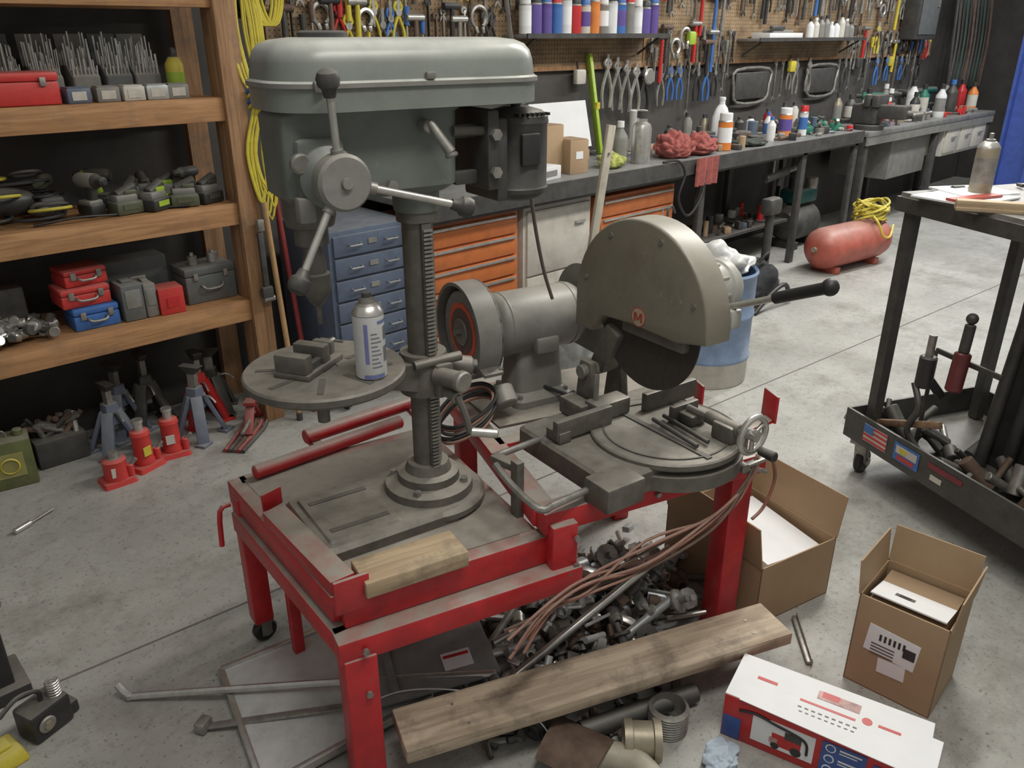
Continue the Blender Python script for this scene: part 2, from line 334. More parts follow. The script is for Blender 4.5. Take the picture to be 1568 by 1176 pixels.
def spray(name,loc,body,cap,r=.033,h=.2,nocap=False,label=None,rz=0):
    b=B(name,loc,rz); L2=label or body
    b.lathe([(0,.003),(r*.9,0),(r,.004),(r,h*.22),(r,h*.62),(r,h*.76),(r*1.02,h*.765),(r*.96,h*.79),(r*.7,h*.85),(r*.5,h*.87),(0,h*.87)],[STEELD,STEELD,body,L2,body,STEELD,STEELD,STEEL,STEEL,STEEL],24)
    if nocap: b.lathe([(0,h*.86),(r*.45,h*.86),(r*.42,h*.9),(r*.2,h*.91),(r*.2,h*.99),(0,h)],[cap]*5,16)
    else: b.lathe([(r*.9,h*.78),(r*.88,h*.98),(r*.8,h),(0,h)],cap,24)
    return b.done()
def tablecan():
    b=B('spray_paint_can',(.913,1.412,.955),20); r=.034
    b.lathe([(0,.003),(r*.9,0),(r,.005),(r,.145),(r*1.02,.147),(r*.96,.153),(r*.72,.165),(r*.5,.17),(r*.5,.178),(r*.3,.182),(r*.3,.192),(0,.194)],[STEELD,STEELD,WHITE,STEELD,STEEL,STEEL,STEELD,STEELD,DARK,DARK,DARK],28)
    bl=mat('can_print_blue',(.16,.18,.38),.4); dk=mat('can_print_dark',(.16,.16,.19),.4)
    def lab(a0,a1,z0,z1,m):
        n=6; P=[((r+.0006)*math.cos(D(a0+(a1-a0)*k/n)),(r+.0006)*math.sin(D(a0+(a1-a0)*k/n))) for k in range(n+1)]
        t=bmesh.new(); lo=[t.verts.new((x,y,z0)) for x,y in P]; hi=[t.verts.new((x,y,z1)) for x,y in P]
        for k in range(n): t.faces.new((lo[k],lo[k+1],hi[k+1],hi[k]))
        b.put(t,m)
    lab(190,270,.005,.014,bl); lab(198,212,.04,.13,bl); lab(250,300,.128,.135,bl)
    for k in range(9): lab(222,262-(k%3)*8,.03+.0095*k,.0325+.0095*k,dk)
    lab(272,300,.04,.075,dk); lab(276,300,.09,.12,dk)
    b.done()
tablecan()
# ---------------------------------------------------------------- red steel stand
def stand():
    b=B('red_steel_machine_stand')
    W=.065
    b.beam((.678,1.275,.42),(1.27,1.105,.42),W,.06,RED)
    b.box((.722,1.262,.2),(.075,.075,.40),RED,rot=(0,0,-17),bev=.005)
    b.box((1.807,1.002,.285),(.072,.072,.57),RED,rot=(0,0,-19),bev=.005)
    b.box((1.235,1.135,.49),(.07,.07,.16),RED,rot=(0,0,-18),bev=.005)
    b.beam((.71,1.275,.42),(.775,1.90,.42),W*.9,.06,RED)
    b.beam((1.195,1.165,.57),(1.86,.965,.57),.06,.06,RED)
    b.beam((1.48,1.84,.57),(2.12,1.62,.57),.06,.06,RED)
    b.beam((1.22,1.17,.57),(1.485,1.82,.57),.06,.055,RED); b.beam((1.83,.99,.57),(2.09,1.63,.57),.06,.055,RED)
    b.beam((1.36,1.50,.585),(1.98,1.29,.585),.05,.025,RED)
    b.box((2.06,1.6,.285),(.06,.06,.57),RED,rot=(0,0,-19),bev=.005); b.box((1.5,1.8,.285),(.06,.06,.57),RED,rot=(0,0,-19),bev=.005)
    pl=mat('stand_plate_dusty',(.16,.14,.125),.7,dust=.85,dcol=(.33,.305,.26),var=.2)
    b.loft([[(1.42,1.55,.598),(1.99,1.36,.598),(2.1,1.62,.598),(1.5,1.84,.598)],[(1.42,1.55,.606),(1.99,1.36,.606),(2.1,1.62,.606),(1.5,1.84,.606)]],pl)
    b.beam((.715,1.30,.49),(1.21,1.165,.49),.045,.078,RED)
    b.beam((.72,1.30,.495),(.785,1.93,.495),.05,.07,RED); b.beam((.785,1.91,.495),(1.36,1.80,.495),.05,.07,RED); b.beam((1.18,1.18,.495),(1.33,1.81,.495),.05,.07,RED)
    b.loft([[(.735,1.31,.515),(1.19,1.19,.515),(1.33,1.79,.515),(.795,1.90,.515)],[(.735,1.31,.531),(1.19,1.19,.531),(1.33,1.79,.531),(.795,1.90,.531)]],pl)
    b.beam((.728,1.30,.55),(.757,1.66,.55),.06,.036,RED)
    b.box((.725,1.262,.548),(.08,.01,.085),RED,rot=(0,0,-12),bev=.003)
    b.box((.77,1.69,.575),(.06,.008,.05),RED,rot=(0,0,10),bev=.006)
    b.box((.78,1.885,.29),(.055,.055,.42),RED,rot=(0,0,-8),bev=.004); b.box((.81,1.735,.25),(.03,.03,.45),RED,rot=(0,0,-8),bev=.003)
    b.cyl((.82,1.885,.55),(1.30,1.87,.55),.02,RED,bev=.003); b.cyl((1.02,1.96,.56),(1.42,1.94,.56),.022,RED,bev=.003); b.beam((1.04,1.87,.535),(1.05,2.0,.535),.03,.02,RED); b.beam((1.36,1.83,.54),(1.40,1.97,.54),.03,.02,RED)
    b.box((2.02,1.035,.655),(.075,.008,.085),RED,rot=(0,0,60),bev=.002); b.beam((1.86,1.07,.60),(2.02,1.03,.615),.04,.012,RED)
    b.box((1.93,1.22,.65),(.05,.008,.09),RED,rot=(0,0,60),bev=.002)
    b.tube([(.73,1.86,.50),(.70,1.86,.49),(.695,1.87,.38)],.007,RED,sub=3)
    # weld gussets / bolts
    for p in ((.722,1.222,.30),(.722,1.222,.42),(1.25,1.09,.53),(1.25,1.09,.45),(1.5,1.04,.57)): b.cyl((p[0],p[1],p[2]),(p[0]-.003,p[1]-.008,p[2]),.008,STEELD,seg=6)
    for x,y in ((.785,1.89),):
        b.box((x,y,.085),(.05,.04,.012),STEELD); b.box((x,y-.018,.055),(.03,.004,.06),STEELD); b.box((x,y+.018,.055),(.03,.004,.06),STEELD)
        b.cyl((x,y-.014,.035),(x,y+.014,.035),.035,BLKR,bev=.005); b.cyl((x,y-.022,.035),(x,y+.022,.035),.012,STEELD)
    b.done()
    b=B('lumber_block',(.878,1.258,.553),-14); b.box((0,0,.0),(.245,.10,.04),BLW,bev=.003); b.done()
stand()
# ---------------------------------------------------------------- bench grinder
def grinder():
    b=B('bench_grinder',(1.65,1.65,.607),-14)
    b.loft([rrect(-.10,.10,-.09,.09,.03,0),rrect(-.10,.10,-.09,.09,.03,.02),rrect(-.085,.085,-.065,.065,.03,.04),rrect(-.075,.075,-.05,.05,.02,.17)],GRY)
    for sx in (-1,1):
        for sy in (-1,1): b.cyl((sx*.08,sy*.07,.02),(sx*.08,sy*.07,.035),.009,STEELD,seg=6)
    A=(0,0,.25)
    b.lathe([(0,-.19),(.03,-.19),(.035,-.165),(.06,-.16),(.085,-.145),(.094,-.13),(.096,-.12),(.096,.12),(.094,.13),(.085,.145),(.06,.16),(.035,.165),(.03,.19),(0,.19)],GRY,40,at=A,dr=(1,0,0))
    b.lathe([(.0965,-.115),(.098,-.113),(.098,-.108),(.0965,-.106)],GRY,40,at=A,dr=(1,0,0)); b.lathe([(.0965,.106),(.098,.108),(.098,.113),(.0965,.115)],GRY,40,at=A,dr=(1,0,0))
    b.bb(-.04,.04,-.1,-.055,.17,.22,GRY,bev=.01)
    wheel=mat('grinding_wheel',(.22,.21,.20),.9,var=.2,scale=80,bump=.4)
    for sg in (-1,1):
        x0=sg*.215; n=30; a0,a1=-55,235
        outer=[(.145*math.cos(D(a0+(a1-a0)*k/n)),.145*math.sin(D(a0+(a1-a0)*k/n))) for k in range(n+1)]
        inner=[(.135*math.cos(D(a1-(a1-a0)*k/n)),.135*math.sin(D(a1-(a1-a0)*k/n))) for k in range(n+1)]
        b.prism(outer+inner,.075,GRY,Matrix.Translation((x0,0,.25))@AX)
        b.prism(outer,.006,GRY,Matrix.Translation((x0-sg*.035,0,.25))@AX)
        b.cyl((x0-.02,0,.25),(x0+.02,0,.25),.118,wheel,seg=40,bev=.002)
        f=x0+sg*.021
        b.cyl((f-.002*sg,0,.25),(f+.001*sg,0,.25),.085,mat('wheel_label_orange',(.66,.12,.06),.6),seg=36); b.cyl((f,0,.25),(f+.0025*sg,0,.25),.068,mat('wheel_label_dark',(.13,.09,.08),.6),seg=36)
        b.cyl((f,0,.25),(f+.008*sg,0,.25),.04,STEELD,seg=30,bev=.002); b.cyl((f,0,.25),(f+.025*sg,0,.25),.012,STEELD,seg=6)
        b.box((x0,-.13,.17),(.06,.05,.01),STEELD,rot=(15,0,0)); b.box((x0-sg*.03,-.10,.165),(.012,.09,.02),STEELD)
    b.cyl((-.16,-.09,.09),(-.16,-.13,.05),.035,GRY,bev=.004)
    b.tube([(.0,-.05,.05),(.06,-.12,.03),(.1,-.09,.02),(.05,-.11,.02)],.006,BLKR)
    b.done()
grinder()
# ---------------------------------------------------------------- chop saw
def saw():
    b=B('abrasive_chop_saw',(1.622,1.202,0),-8.5)
    zb=.60
    b.loft([rrect(-.27,.24,-.19,.20,.02,zb),rrect(-.27,.24,-.19,.20,.02,.655),rrect(-.262,.232,-.182,.192,.02,.663)],IRON)
    b.lathe([(0,.655),(.20,.655),(.204,.66),(.204,.672),(.20,.676),(.196,.673),(0,.673)],IRON,60,at=(.03,-.07,0))
    b.lathe([(.165,.6735),(.165,.676),(.17,.676),(.17,.6735)],BLK,60,at=(.03,-.07,0))
    b.lathe([(0,.60),(.206,.60),(.206,.64),(0,.64)],IRON,60,at=(.03,-.07,0))
    b.bb(-.305,-.185,-.22,-.13,.601,.668,IRON,bev=.006)
    b.bb(-.005,.012,-.25,.12,.672,.6765,BLK)
    b.box((-.16,.05,.70),(.19,.022,.055),IRON,bev=.004); b.box((.16,.05,.70),(.20,.022,.055),IRON,bev=.004); b.box((-.23,.065,.68),(.04,.06,.03),IRON,bev=.003)
    b.box((-.04,.09,.70),(.12,.06,.05),IRON,bev=.006)
    b.box((-.055,.16,.74),(.028,.09,.16),IRON,bev=.01,taper=(1,.55)); b.box((.055,.16,.74),(.028,.09,.16),IRON,bev=.01,taper=(1,.55))
    b.cyl((-.085,.16,.79),(.085,.16,.79),.02,STEELD,bev=.003); b.cyl((-.075,.10,.72),(-.075,.10,.80),.008,STEELD,seg=6)
    b.box((-.10,.15,.69),(.05,.1,.05),IRON,bev=.006)
    b.beam((0,.16,.79),(0,.10,.92),.06,.06,IRON,bev=.01)
    b.box((.12,-.045,.695),(.10,.018,.05),IRON,bev=.004); b.box((.12,-.075,.69),(.06,.06,.03),IRON,bev=.006)
    b.cyl((.12,-.06,.712),(.12,-.28,.712),.009,STEEL); b.box((.12,-.20,.697),(.05,.07,.05),IRON,bev=.008); b.cyl((.12,-.13,.712),(.12,-.24,.712),.018,IRON,bev=.003)
    wc=Vector((.115,-.285,.722))
    b.tube([(wc.x+.048*math.cos(D(a)),wc.y,wc.z+.048*math.sin(D(a))) for a in range(0,360,20)],.0085,STEEL,closed=True,sub=2,seg=10)
    for a in (30,150,270): b.cyl(wc,(wc.x+.046*math.cos(D(a)),wc.y,wc.z+.046*math.sin(D(a))),.006,STEEL)
    b.cyl((wc.x,wc.y+.012,wc.z),(wc.x,wc.y-.014,wc.z),.015,STEEL); b.cyl((wc.x+.02,wc.y-.01,wc.z-.045),(wc.x+.02,wc.y-.06,wc.z-.045),.011,BLK,r2=.014,bev=.003)
    for x in (.03,.07): b.cyl((x,-.02,.685),(x-.02,-.20,.685),.006,DARK)
    b.cyl((-.26,.10,.66),(-.42,.09,.66),.009,STEELD); b.cyl((-.28,-.14,.635),(-.42,-.15,.635),.009,STEELD)
    b.tube([(-.42,-.15,.635),(-.455,-.15,.64),(-.46,-.05,.655),(-.455,.03,.675)],.009,STEELD,sub=4)
    b.box((-.41,.0,.59),(.022,.03,.19),IRON,bev=.003)
    b.beam((-.42,.09,.66),(-.40,-.0,.66),.03,.02,IRON)
    zc=.995; rr=.24
    poly=[(-rr*math.cos(D(a)),rr*math.sin(D(a))) for a in range(-4,181,6)]
    poly+=[(rr,-.095),(rr-.07,-.095),(rr-.115,-.04),(.02,-.033),(-rr*.6,-.037)]
    b.prism(poly,.085,OLIVE,Matrix.Translation((0,0,zc))@AX,bev=.007)
    b.box((0,rr*-.2,zc-.05),(.06,.22,.03),IRON,bev=.005)
    for a,rf in ((20,.85),(70,.88),(120,.88),(165,.85)):
        b.cyl((-.042,-rf*rr*math.cos(D(a)),zc+rf*rr*math.sin(D(a))),(-.0455,-rf*rr*math.cos(D(a)),zc+rf*rr*math.sin(D(a))),.007,STEELD,seg=12)
    b.cyl((-.006,-.01,.965),(.0,-.01,.965),.178,mat('abrasive_disc',(.05,.043,.037),.9,var=.2,scale=60),seg=60)
    bc=(-.012,zc-.006)
    br=mat('badge_red',(.34,.07,.045),.5)
    b.cyl((-.042,bc[0],bc[1]),(-.0435,bc[0],bc[1]),.026,br,seg=30); b.cyl((-.043,bc[0],bc[1]),(-.0442,bc[0],bc[1]),.023,mat('badge_cream',(.40,.31,.23),.5),seg=30)
    for dy in (-.012,.012): b.box((-.0445,bc[0]+dy,bc[1]),(.001,.006,.024),br)
    b.box((-.0445,bc[0]-.005,bc[1]+.002),(.001,.005,.020),br,rot=(25,0,0)); b.box((-.0445,bc[0]+.005,bc[1]+.002),(.001,.005,.020),br,rot=(-25,0,0))
    b.lathe([(0,.04),(.085,.04),(.085,.07),(.07,.085),(.07,.22),(.075,.225),(.075,.25),(.06,.27),(.03,.275),(0,.275)],SAWG,36,at=(0,-.02,zc+.03),dr=(1,0,0))
    for k in range(10):
        a=D(36*k); b.box((.15,-.02+.071*math.cos(a),zc+.03+.071*math.sin(a)),(.12,.006,.006),SAWG)
    b.box((.13,-.03,zc+.11),(.07,.05,.03),SAWG,bev=.008)
    b.box((.06,-.19,zc+.03),(.04,.10,.05),SAWG,bev=.01)
    p0=Vector((.06,-.20,zc+.05)); p1=Vector((.05,-.475,zc+.17)); d=(p1-p0).normalized()
    b.cyl(p0,p1,.008,STEEL); b.cyl(p0+d*.15,p1,.0135,BLKR,bev=.004); b.sph(p1,.019,BLKR)
    b.done()
    b=B('saw_power_cord'); b.tube([(1.60,1.52,.96),(1.56,1.52,1.06),(1.50,1.5,1.22),(1.44,1.47,1.42),(1.36,1.44,1.66),(1.33,1.44,1.9),(1.30,1.43,2.6)],.005,mat('cord_grey',(.13,.11,.10),.6)); b.done()
saw()
def cables():
    b=B('cable_bundle')
    j=lambda a:R.uniform(-a,a)
    for k in range(8):
        b.tube([(1.79+j(.02),.93+j(.008),.615),(1.73+j(.02),.918,.57),(1.62+j(.03),.935+j(.01),.50+j(.03)),(1.42+j(.03),.99+j(.012),.455+j(.04)),(1.24+j(.02),1.035+j(.01),.43+j(.025)),(1.12+j(.02),1.05+j(.01),.42+j(.02)),(1.03+j(.04),1.07+j(.015),.36+j(.04))],.004,[CBL,CBL,CBL,RUST][k%4])
    b.tube([(1.80,.925,.62),(1.84,.92,.60),(1.87,.915,.52),(1.86,.93,.43),(1.82,.94,.40)],.005,CBL)
    for k in range(5):
        b.tube([(1.34+.10*math.cos(.5236*i)+j(.01),1.60+.05*math.sin(.5236*i),.64+.035*math.sin(.5236*i+1)+k*.011) for i in range(12)],.0055,[CBL,BLKR,DARK][k%3],closed=True)
    b.done()
    b=B('spring_clamp',(1.76,.93,.60),-20)
    b.beam((-.03,0,0),(.06,0,0.015),.02,.012,STEELD); b.beam((-.03,0,.0),(.05,0,-.03),.02,.01,STEELD); b.cyl((-.03,-.015,0),(-.03,.015,0),.014,STEELD); b.done()
cables()
# ---------------------------------------------------------------- shelving unit
def shelving():
    b=B('lumber_shelving_unit')
    for zt in (.585,1.005,1.42,1.83):
        b.bb(-1.0,1.50,3.24,3.28,zt-.09,zt,SHW,bev=.003); b.bb(-1.0,1.50,3.28,3.66,zt-.02,zt-.001,SHW); b.bb(-1.0,1.50,3.62,3.66,zt-.09,zt-.02,SHW)
    b.bb(1.50,1.59,3.22,3.26,0,2.5,PSTW,bev=.003); b.bb(1.50,1.54,3.26,3.34,0,2.5,PSTW,bev=.003); b.bb(1.50,1.59,3.62,3.66,0,2.5,PSTW)
    b.bb(-1.05,-1.0,3.22,3.66,0,2.5,PSTW); b.done()
shelving()
def toolbox(name,loc,d,m,rz=0,lid=.35,handle=True,latch=STEELD):
    b=B(name,loc,rz); w,dp,h=d
    b.box((0,0,h*(1-lid)/2),(w,dp,h*(1-lid)),m,bev=.006); b.box((0,0,h*(1-lid/2)),(w*1.02,dp*1.02,h*lid*.96),m,bev=.01)
    for x in (-w*.3,w*.3): b.box((x,-dp/2-.004,h*(1-lid)),(.02,.008,.03),latch,bev=.002)
    if handle: b.tube([(-w*.2,-dp/2,h*.5),(-w*.2,-dp/2-.015,h*.48),(-w*.12,-dp/2-.02,h*.4),(w*.12,-dp/2-.02,h*.4),(w*.2,-dp/2-.015,h*.48),(w*.2,-dp/2,h*.5)],.005,latch,sub=3)
    return b.done()
def shelf_items():
    z1,z2,z3=1.42,1.005,.585
    toolbox('red_parts_box',(.80,3.37,z1),(.26,.16,.11),REDP,0,lid=.3,handle=False)
    for k,x in enumerate((.70,.82,.95,1.08,1.20,1.31)):
        b=B('drill_bit_stand',(x,3.52,z1)); mt=[GRY,CASEG,GRY][k%3]
        b.loft([rrect(-.05,.05,-.06,.06,.01,0),rrect(-.05,.05,-.06,.06,.01,.08),rrect(-.05,.05,-.01,.06,.01,.12)],mt)
        for i in range(7):
            for jj in range(4):
                x_=-.042+.014*i; y_=-.05+.026*jj; hh=R.uniform(.03,.10); rr=R.uniform(.002,.0045); b.cyl((x_,y_,.07),(x_+R.uniform(-.004,.004),y_,.08+.02*jj+hh),rr,STEEL,seg=7)
        b.box((0,.064,.14),(.10,.006,.18),mt,rot=(-10,0,0)); b.done()
    for k,x in enumerate((.985,1.09,1.18,1.27,1.35)):
        b=B('small_parts_carton',(x,3.32,z1),R.uniform(-5,5)); mt=[BLUEG,GRY,CREAM,GALV,GRY][k]
        b.box((0,0,.025),(.08,.07,.05),mt,bev=.003); b.box((0,-.0,.052),(.07,.06,.006),mt); b.box((0,-.036,.025),(.05,.002,.03),CREAM); b.done()
    b=B('yellow_squeeze_bottle',(1.40,3.42,z1)); b.lathe([(0,0),(.033,0),(.035,.01),(.035,.12),(.02,.145),(.014,.15),(.014,.17),(.008,.18),(0,.18)],[YEL]*3+[YEL,BLK,BLK,BLK,BLK],24); b.lathe([(.0355,.03),(.0355,.09)],LIME,24); b.done()
    b=B('aluminium_level_box',(.62,3.30,z1+.11),0,rot=Euler((D(0),D(0),D(12)))); b.box((0,0,.01),(.2,.05,.02),BLUE,bev=.003); b.box((0.02,.0,.03),(.14,.05,.02),GALV,bev=.003); b.done()
    def drillgun(name,x,y,z,rz,c1,c2,s=1):
        b=B(name,(x,y,z),rz)
        b.box((-.01*s,0,.035*s),(.10*s,.08*s,.05*s),BLK,bev=.01); b.box((-.01*s,0,.065*s),(.08*s,.07*s,.02*s),c1,bev=.006)
        b.beam((0,0,.07*s),(.02*s,0,.15*s),.035*s,.045*s,c2,bev=.008)
        b.lathe([(0,-.08*s),(.025*s,-.08*s),(.032*s,-.06*s),(.034*s,.04*s),(.024*s,.06*s),(.022*s,.09*s),(.012*s,.10*s),(0,.10*s)],[c1,c1,c1,c2,BLK,BLK,BLK],20,at=(.01*s,0,.16*s),dr=(1,0,0)); b.done()
    drillgun('cordless_drill',.98,3.36,z2,-70,GRY,DARK,.85)
    drillgun('cordless_drill',1.40,3.46,z2,200,DARK,OLG,.7)
    drillgun('cordless_drill',.86,3.50,z2,60,OLG,DARK,.8)
    drillgun('cordless_drill',1.06,3.52,z2,140,DARK,LIME,.8)
    for k,(x,y,rz) in enumerate(((1.09,3.34,10),(1.20,3.33,30),(1.32,3.33,-15),(1.16,3.48,50),(1.29,3.48,5),(1.42,3.34,20),(1.25,3.56,80))):
        b=B('cordless_tool_battery',(x,y,z2),rz); c=[OLG,LIME,OLG,DARK,LIME,DARK,GRY][k]
        b.box((0,0,.025),(.11,.09,.05),BLK if k%2 else OLG,bev=.01); b.box((0,0,.06),(.09,.06,.03),GRY,bev=.01); b.box((0,-.046,.03),(.06,.004,.02),c); b.box((.02,0,.08),(.05,.05,.02),c,bev=.006); b.cyl((-.03,0,.07),(.05,0,.10),.02,DARK,bev=.004); b.done()
    b=B('coiled_power_cords',(.70,3.40,z2))
    for k in range(14):
        cx=R.uniform(-.12,.14); cy=R.uniform(-.08,.06); r=R.uniform(.05,.10); tl=R.uniform(-.5,.5); zz=.03+.011*k
        b.tube([(cx+r*math.cos(a*.628),cy+r*.8*math.sin(a*.628),max(.008,zz+.03*math.sin(a*.628)*tl)) for a in range(10)],.006,[BLKR,BLKR,YEL,DARK,BLKR][k%5],closed=True,sub=3)
    b.sph((-.08,-.04,.12),.028,YEL,(1.6,.8,.8)); b.sph((.10,-.03,.05),.03,DARK,(1.2,.9,.9)); b.box((.15,0,.05),(.09,.07,.08),DARK,bev=.02); b.sph((-.15,0,.06),.05,DARK,(1.6,1,1)); b.sph((.0,.02,.08),.06,BLK,(1.8,1,.9)); b.done()
    b=B('loose_cord',(1.0,3.30,z2)); b.tube([(-.25,.0,.008),(-.1,-.02,.02),(.05,.0,.008),(.2,.02,.008),(.32,-.02,.008)],.005,BLKR); b.done()
    b=B('socket_pile',(.62,3.38,z3))
    for k in range(90):
        x_=R.uniform(-.14,.13);y_=R.uniform(-.09,.12);r=R.uniform(.012,.022);h=R.uniform(.02,.045);a=R.uniform(0,6.28); zz=R.uniform(.02,.02+.07*(1-abs(x_)/.15))
        b.cyl((x_,y_,zz),(x_+h*math.cos(a),y_+h*math.sin(a),zz+R.uniform(-.005,.02)),r,[STEELD,DARK,STEEL][k%3],seg=12,bev=.002)
    b.done()
    toolbox('blue_tool_case',(.90,3.38,z3),(.17,.14,.09),BLUE,0)
    toolbox('red_tool_case',(.88,3.40,z3+.09),(.18,.15,.075),REDP,0)
    toolbox('red_tool_case',(.895,3.42,z3+.166),(.16,.14,.065),REDP,4)
    for x,w,h,m_ in ((1.04,.085,.15,CASEG),(1.11,.05,.14,GRY)):
        b=B('grey_meter_case',(x,3.36,z3)); b.box((0,0,h/2),(w,.13,h),m_,bev=.008); b.box((0,-.066,h*.6),(w*.7,.004,h*.5),GRY,bev=.002); b.box((0,-.0,h+.004),(w*.5,.05,.01),m_,bev=.003); b.done()
    b=B('red_carton',(1.19,3.33,z3)); b.box((0,0,.055),(.10,.10,.11),REDP,rot=(0,0,-5),bev=.003); b.box((0,-.052,.05),(.05,.002,.04),REDC); b.done()
    toolbox('grey_ammo_case',(1.385,3.42,z3),(.22,.16,.155),CASEG,0,lid=.25)
    b=B('hole_saw',(1.34,3.40,z3+.154)); b.cyl((0,0,0),(0,0,.04),.02,STEELD,bev=.002); b.cyl((0,0,.03),(0,0,.055),.008,STEEL); b.done()
    b=B('hole_saw',(1.43,3.40,z3+.154)); b.cyl((0,0,0),(0,0,.045),.024,STEEL,bev=.002); b.cyl((0,0,.03),(0,0,.055),.008,STEEL); b.done()
    b=B('storage_bin',(.55,3.5,z3)); b.box((0,0,.09),(.3,.1,.18),DARK,bev=.01); b.box((0,-.052,.1),(.1,.004,.05),CREAM); b.done()
    b=B('storage_bin',(1.12,3.56,z3)); b.box((0,0,.10),(.3,.12,.2),CASEG,bev=.01); b.box((0,-.062,.1),(.1,.004,.05),CREAM); b.done()
    b=B('paper_tag',(.98,3.237,1.80)); b.box((0,0,.03),(.09,.002,.07),CREAM); b.cyl((0,-.002,.055),(0,.002,.055),.004,STEELD); b.done()
shelf_items()
# ---------------------------------------------------------------- jacks on the floor
def bottlejack(x,y,s=1,rz=0):
    b=B('bottle_jack',(x,y,0),rz)
    b.loft([rrect(-.065*s,.065*s,-.055*s,.055*s,.012,0),rrect(-.06*s,.06*s,-.05*s,.05*s,.012,.02*s)],REDP)
    if s==1: b.lathe([(0,.02),(.04,.02),(.042,.03),(.038,.04),(.036,.14),(.04,.15),(.036,.165),(.018,.17),(.018,.20),(.022,.202),(.022,.215),(0,.215)],[REDP]*7+[STEEL]*4,24)
    else: b.lathe([(0,.02),(.046,.02),(.044,.09),(.046,.10),(.03,.11),(.02,.112),(.02,.135),(0,.135)],[REDP]*4+[STEELD]*3,24)
    b.cyl((.05*s,-.02,.02),(.05*s,-.02,.07),.014,REDP,bev=.003); b.cyl((.05*s,-.02,.06),(.075*s,-.03,.09),.008,STEELD)
    b.box((-.01,-.041,.085 if s==1 else .06),(.035,.004,.04),YEL if .8<x<.95 else CREAM); b.done()
bottlejack(.80,3.14,.99); bottlejack(.93,3.19,1,20); bottlejack(1.06,3.22,1,-10)
JB=mat('jackstand_blue_grey',(.14,.165,.22),.5,dust=.6,var=.15)
def jackstand(x,y,rz,c,h=.28):
    b=B('jack_stand',(x,y,0),rz)
    for sx in (-1,1):
        for sy in (-1,1):
            b.beam((sx*.08,sy*.07,.005),(sx*.022,sy*.02,h*.72),.05,.02,c,bev=.004); b.box((sx*.08,sy*.07,.006),(.06,.05,.012),c,bev=.002)
    b.loft([rrect(-.034,.034,-.032,.032,.006,h*.5),rrect(-.026,.026,-.026,.026,.006,h*.85)],c)
    b.bb(-.012,.012,-.018,.018,h*.4,h*1.12,STEELD); b.loft([rrect(-.014,.014,-.02,.02,.003,h*1.08),rrect(-.02,.02,-.05,.05,.003,h*1.2)],DARK)
    b.tube([(0,-.03,h*.7),(0,-.07,h*.72),(0,-.10,h*.62)],.005,STEELD,sub=3); b.done()
jackstand(.90,3.42,10,JB,.26); jackstand(1.22,3.30,30,JB,.28); jackstand(1.10,3.55,0,DARK,.3); jackstand(1.38,3.5,60,DARK,.26); jackstand(.98,3.56,20,JB,.28); jackstand(1.30,3.45,0,REDC,.28)
def floorjunk():
    b=B('scissor_jack',(1.42,3.2,0),50); dr=mat('dark_red_paint',(.28,.03,.03),.5,dust=.4)
    b.bb(-.12,.12,-.03,.03,0,.01,dr); b.beam((-.1,0,.02),(0,0,.13),.04,.012,dr); b.beam((.1,0,.02),(0,0,.13),.04,.012,dr); b.cyl((-.18,0,.07),(.14,0,.07),.008,STEELD); b.box((0,0,.135),(.06,.05,.015),dr); b.done()
    b=B('pry_bars',(1.34,3.12,0),40)
    for k in range(5): b.tube([(-.12,.02*k-.04,.01),(.1,.025*k-.04,.01),(.15,.025*k-.04,.03)],.009,[DARK,dr,RUST][k%3],sub=3)
    b.done()
    b=B('green_oil_tin',(.50,3.42,0),-10); gm=mat('olive_tin',(.12,.135,.05),.45,dust=.6,var=.3,spots=.3)
    b.box((0,0,.10),(.17,.12,.20),gm,bev=.008); b.cyl((.05,0,.2),(.05,0,.225),.018,gm,bev=.003); b.tube([(-.05,-.0,.20),(-.04,0,.225),(.0,0,.225),(.01,0,.20)],.004,STEELD,sub=3); b.box((0,-.061,.1),(.10,.002,.10),mat('tin_label',(.3,.28,.10),.5)); b.lathe([(.03,0),(.035,.004),(.03,.008)],YEL,20,at=(0,-.063,.1),dr=(0,-1,0)); b.done()
    b=B('metal_cabinet_box',(.34,3.52,.0)); b.box((0,0,.17),(.22,.2,.34),GRY,bev=.005); b.box((0,-.102,.2),(.18,.004,.2),DARK); b.box((.05,-.11,.2),(.04,.01,.01),STEELD); b.done()
    b=B('chisel',(.50,3.06,0),28); b.cyl((-.07,0,.008),(.05,0,.008),.005,STEELD); b.cyl((-.12,0,.012),(-.05,0,.01),.011,STEEL,bev=.003); b.done()
    b=B('dark_storage_crate',(.70,3.52,0)); b.box((0,0,.06),(.2,.16,.12),DARK,bev=.01)
    for k in range(24): b.cyl((R.uniform(-.09,.09),R.uniform(-.06,.06),.10),(R.uniform(-.12,.12),R.uniform(-.06,.06),.19),.012,[BLK,RUST,STEELD][k%3],seg=10)
    b.done()
floorjunk()
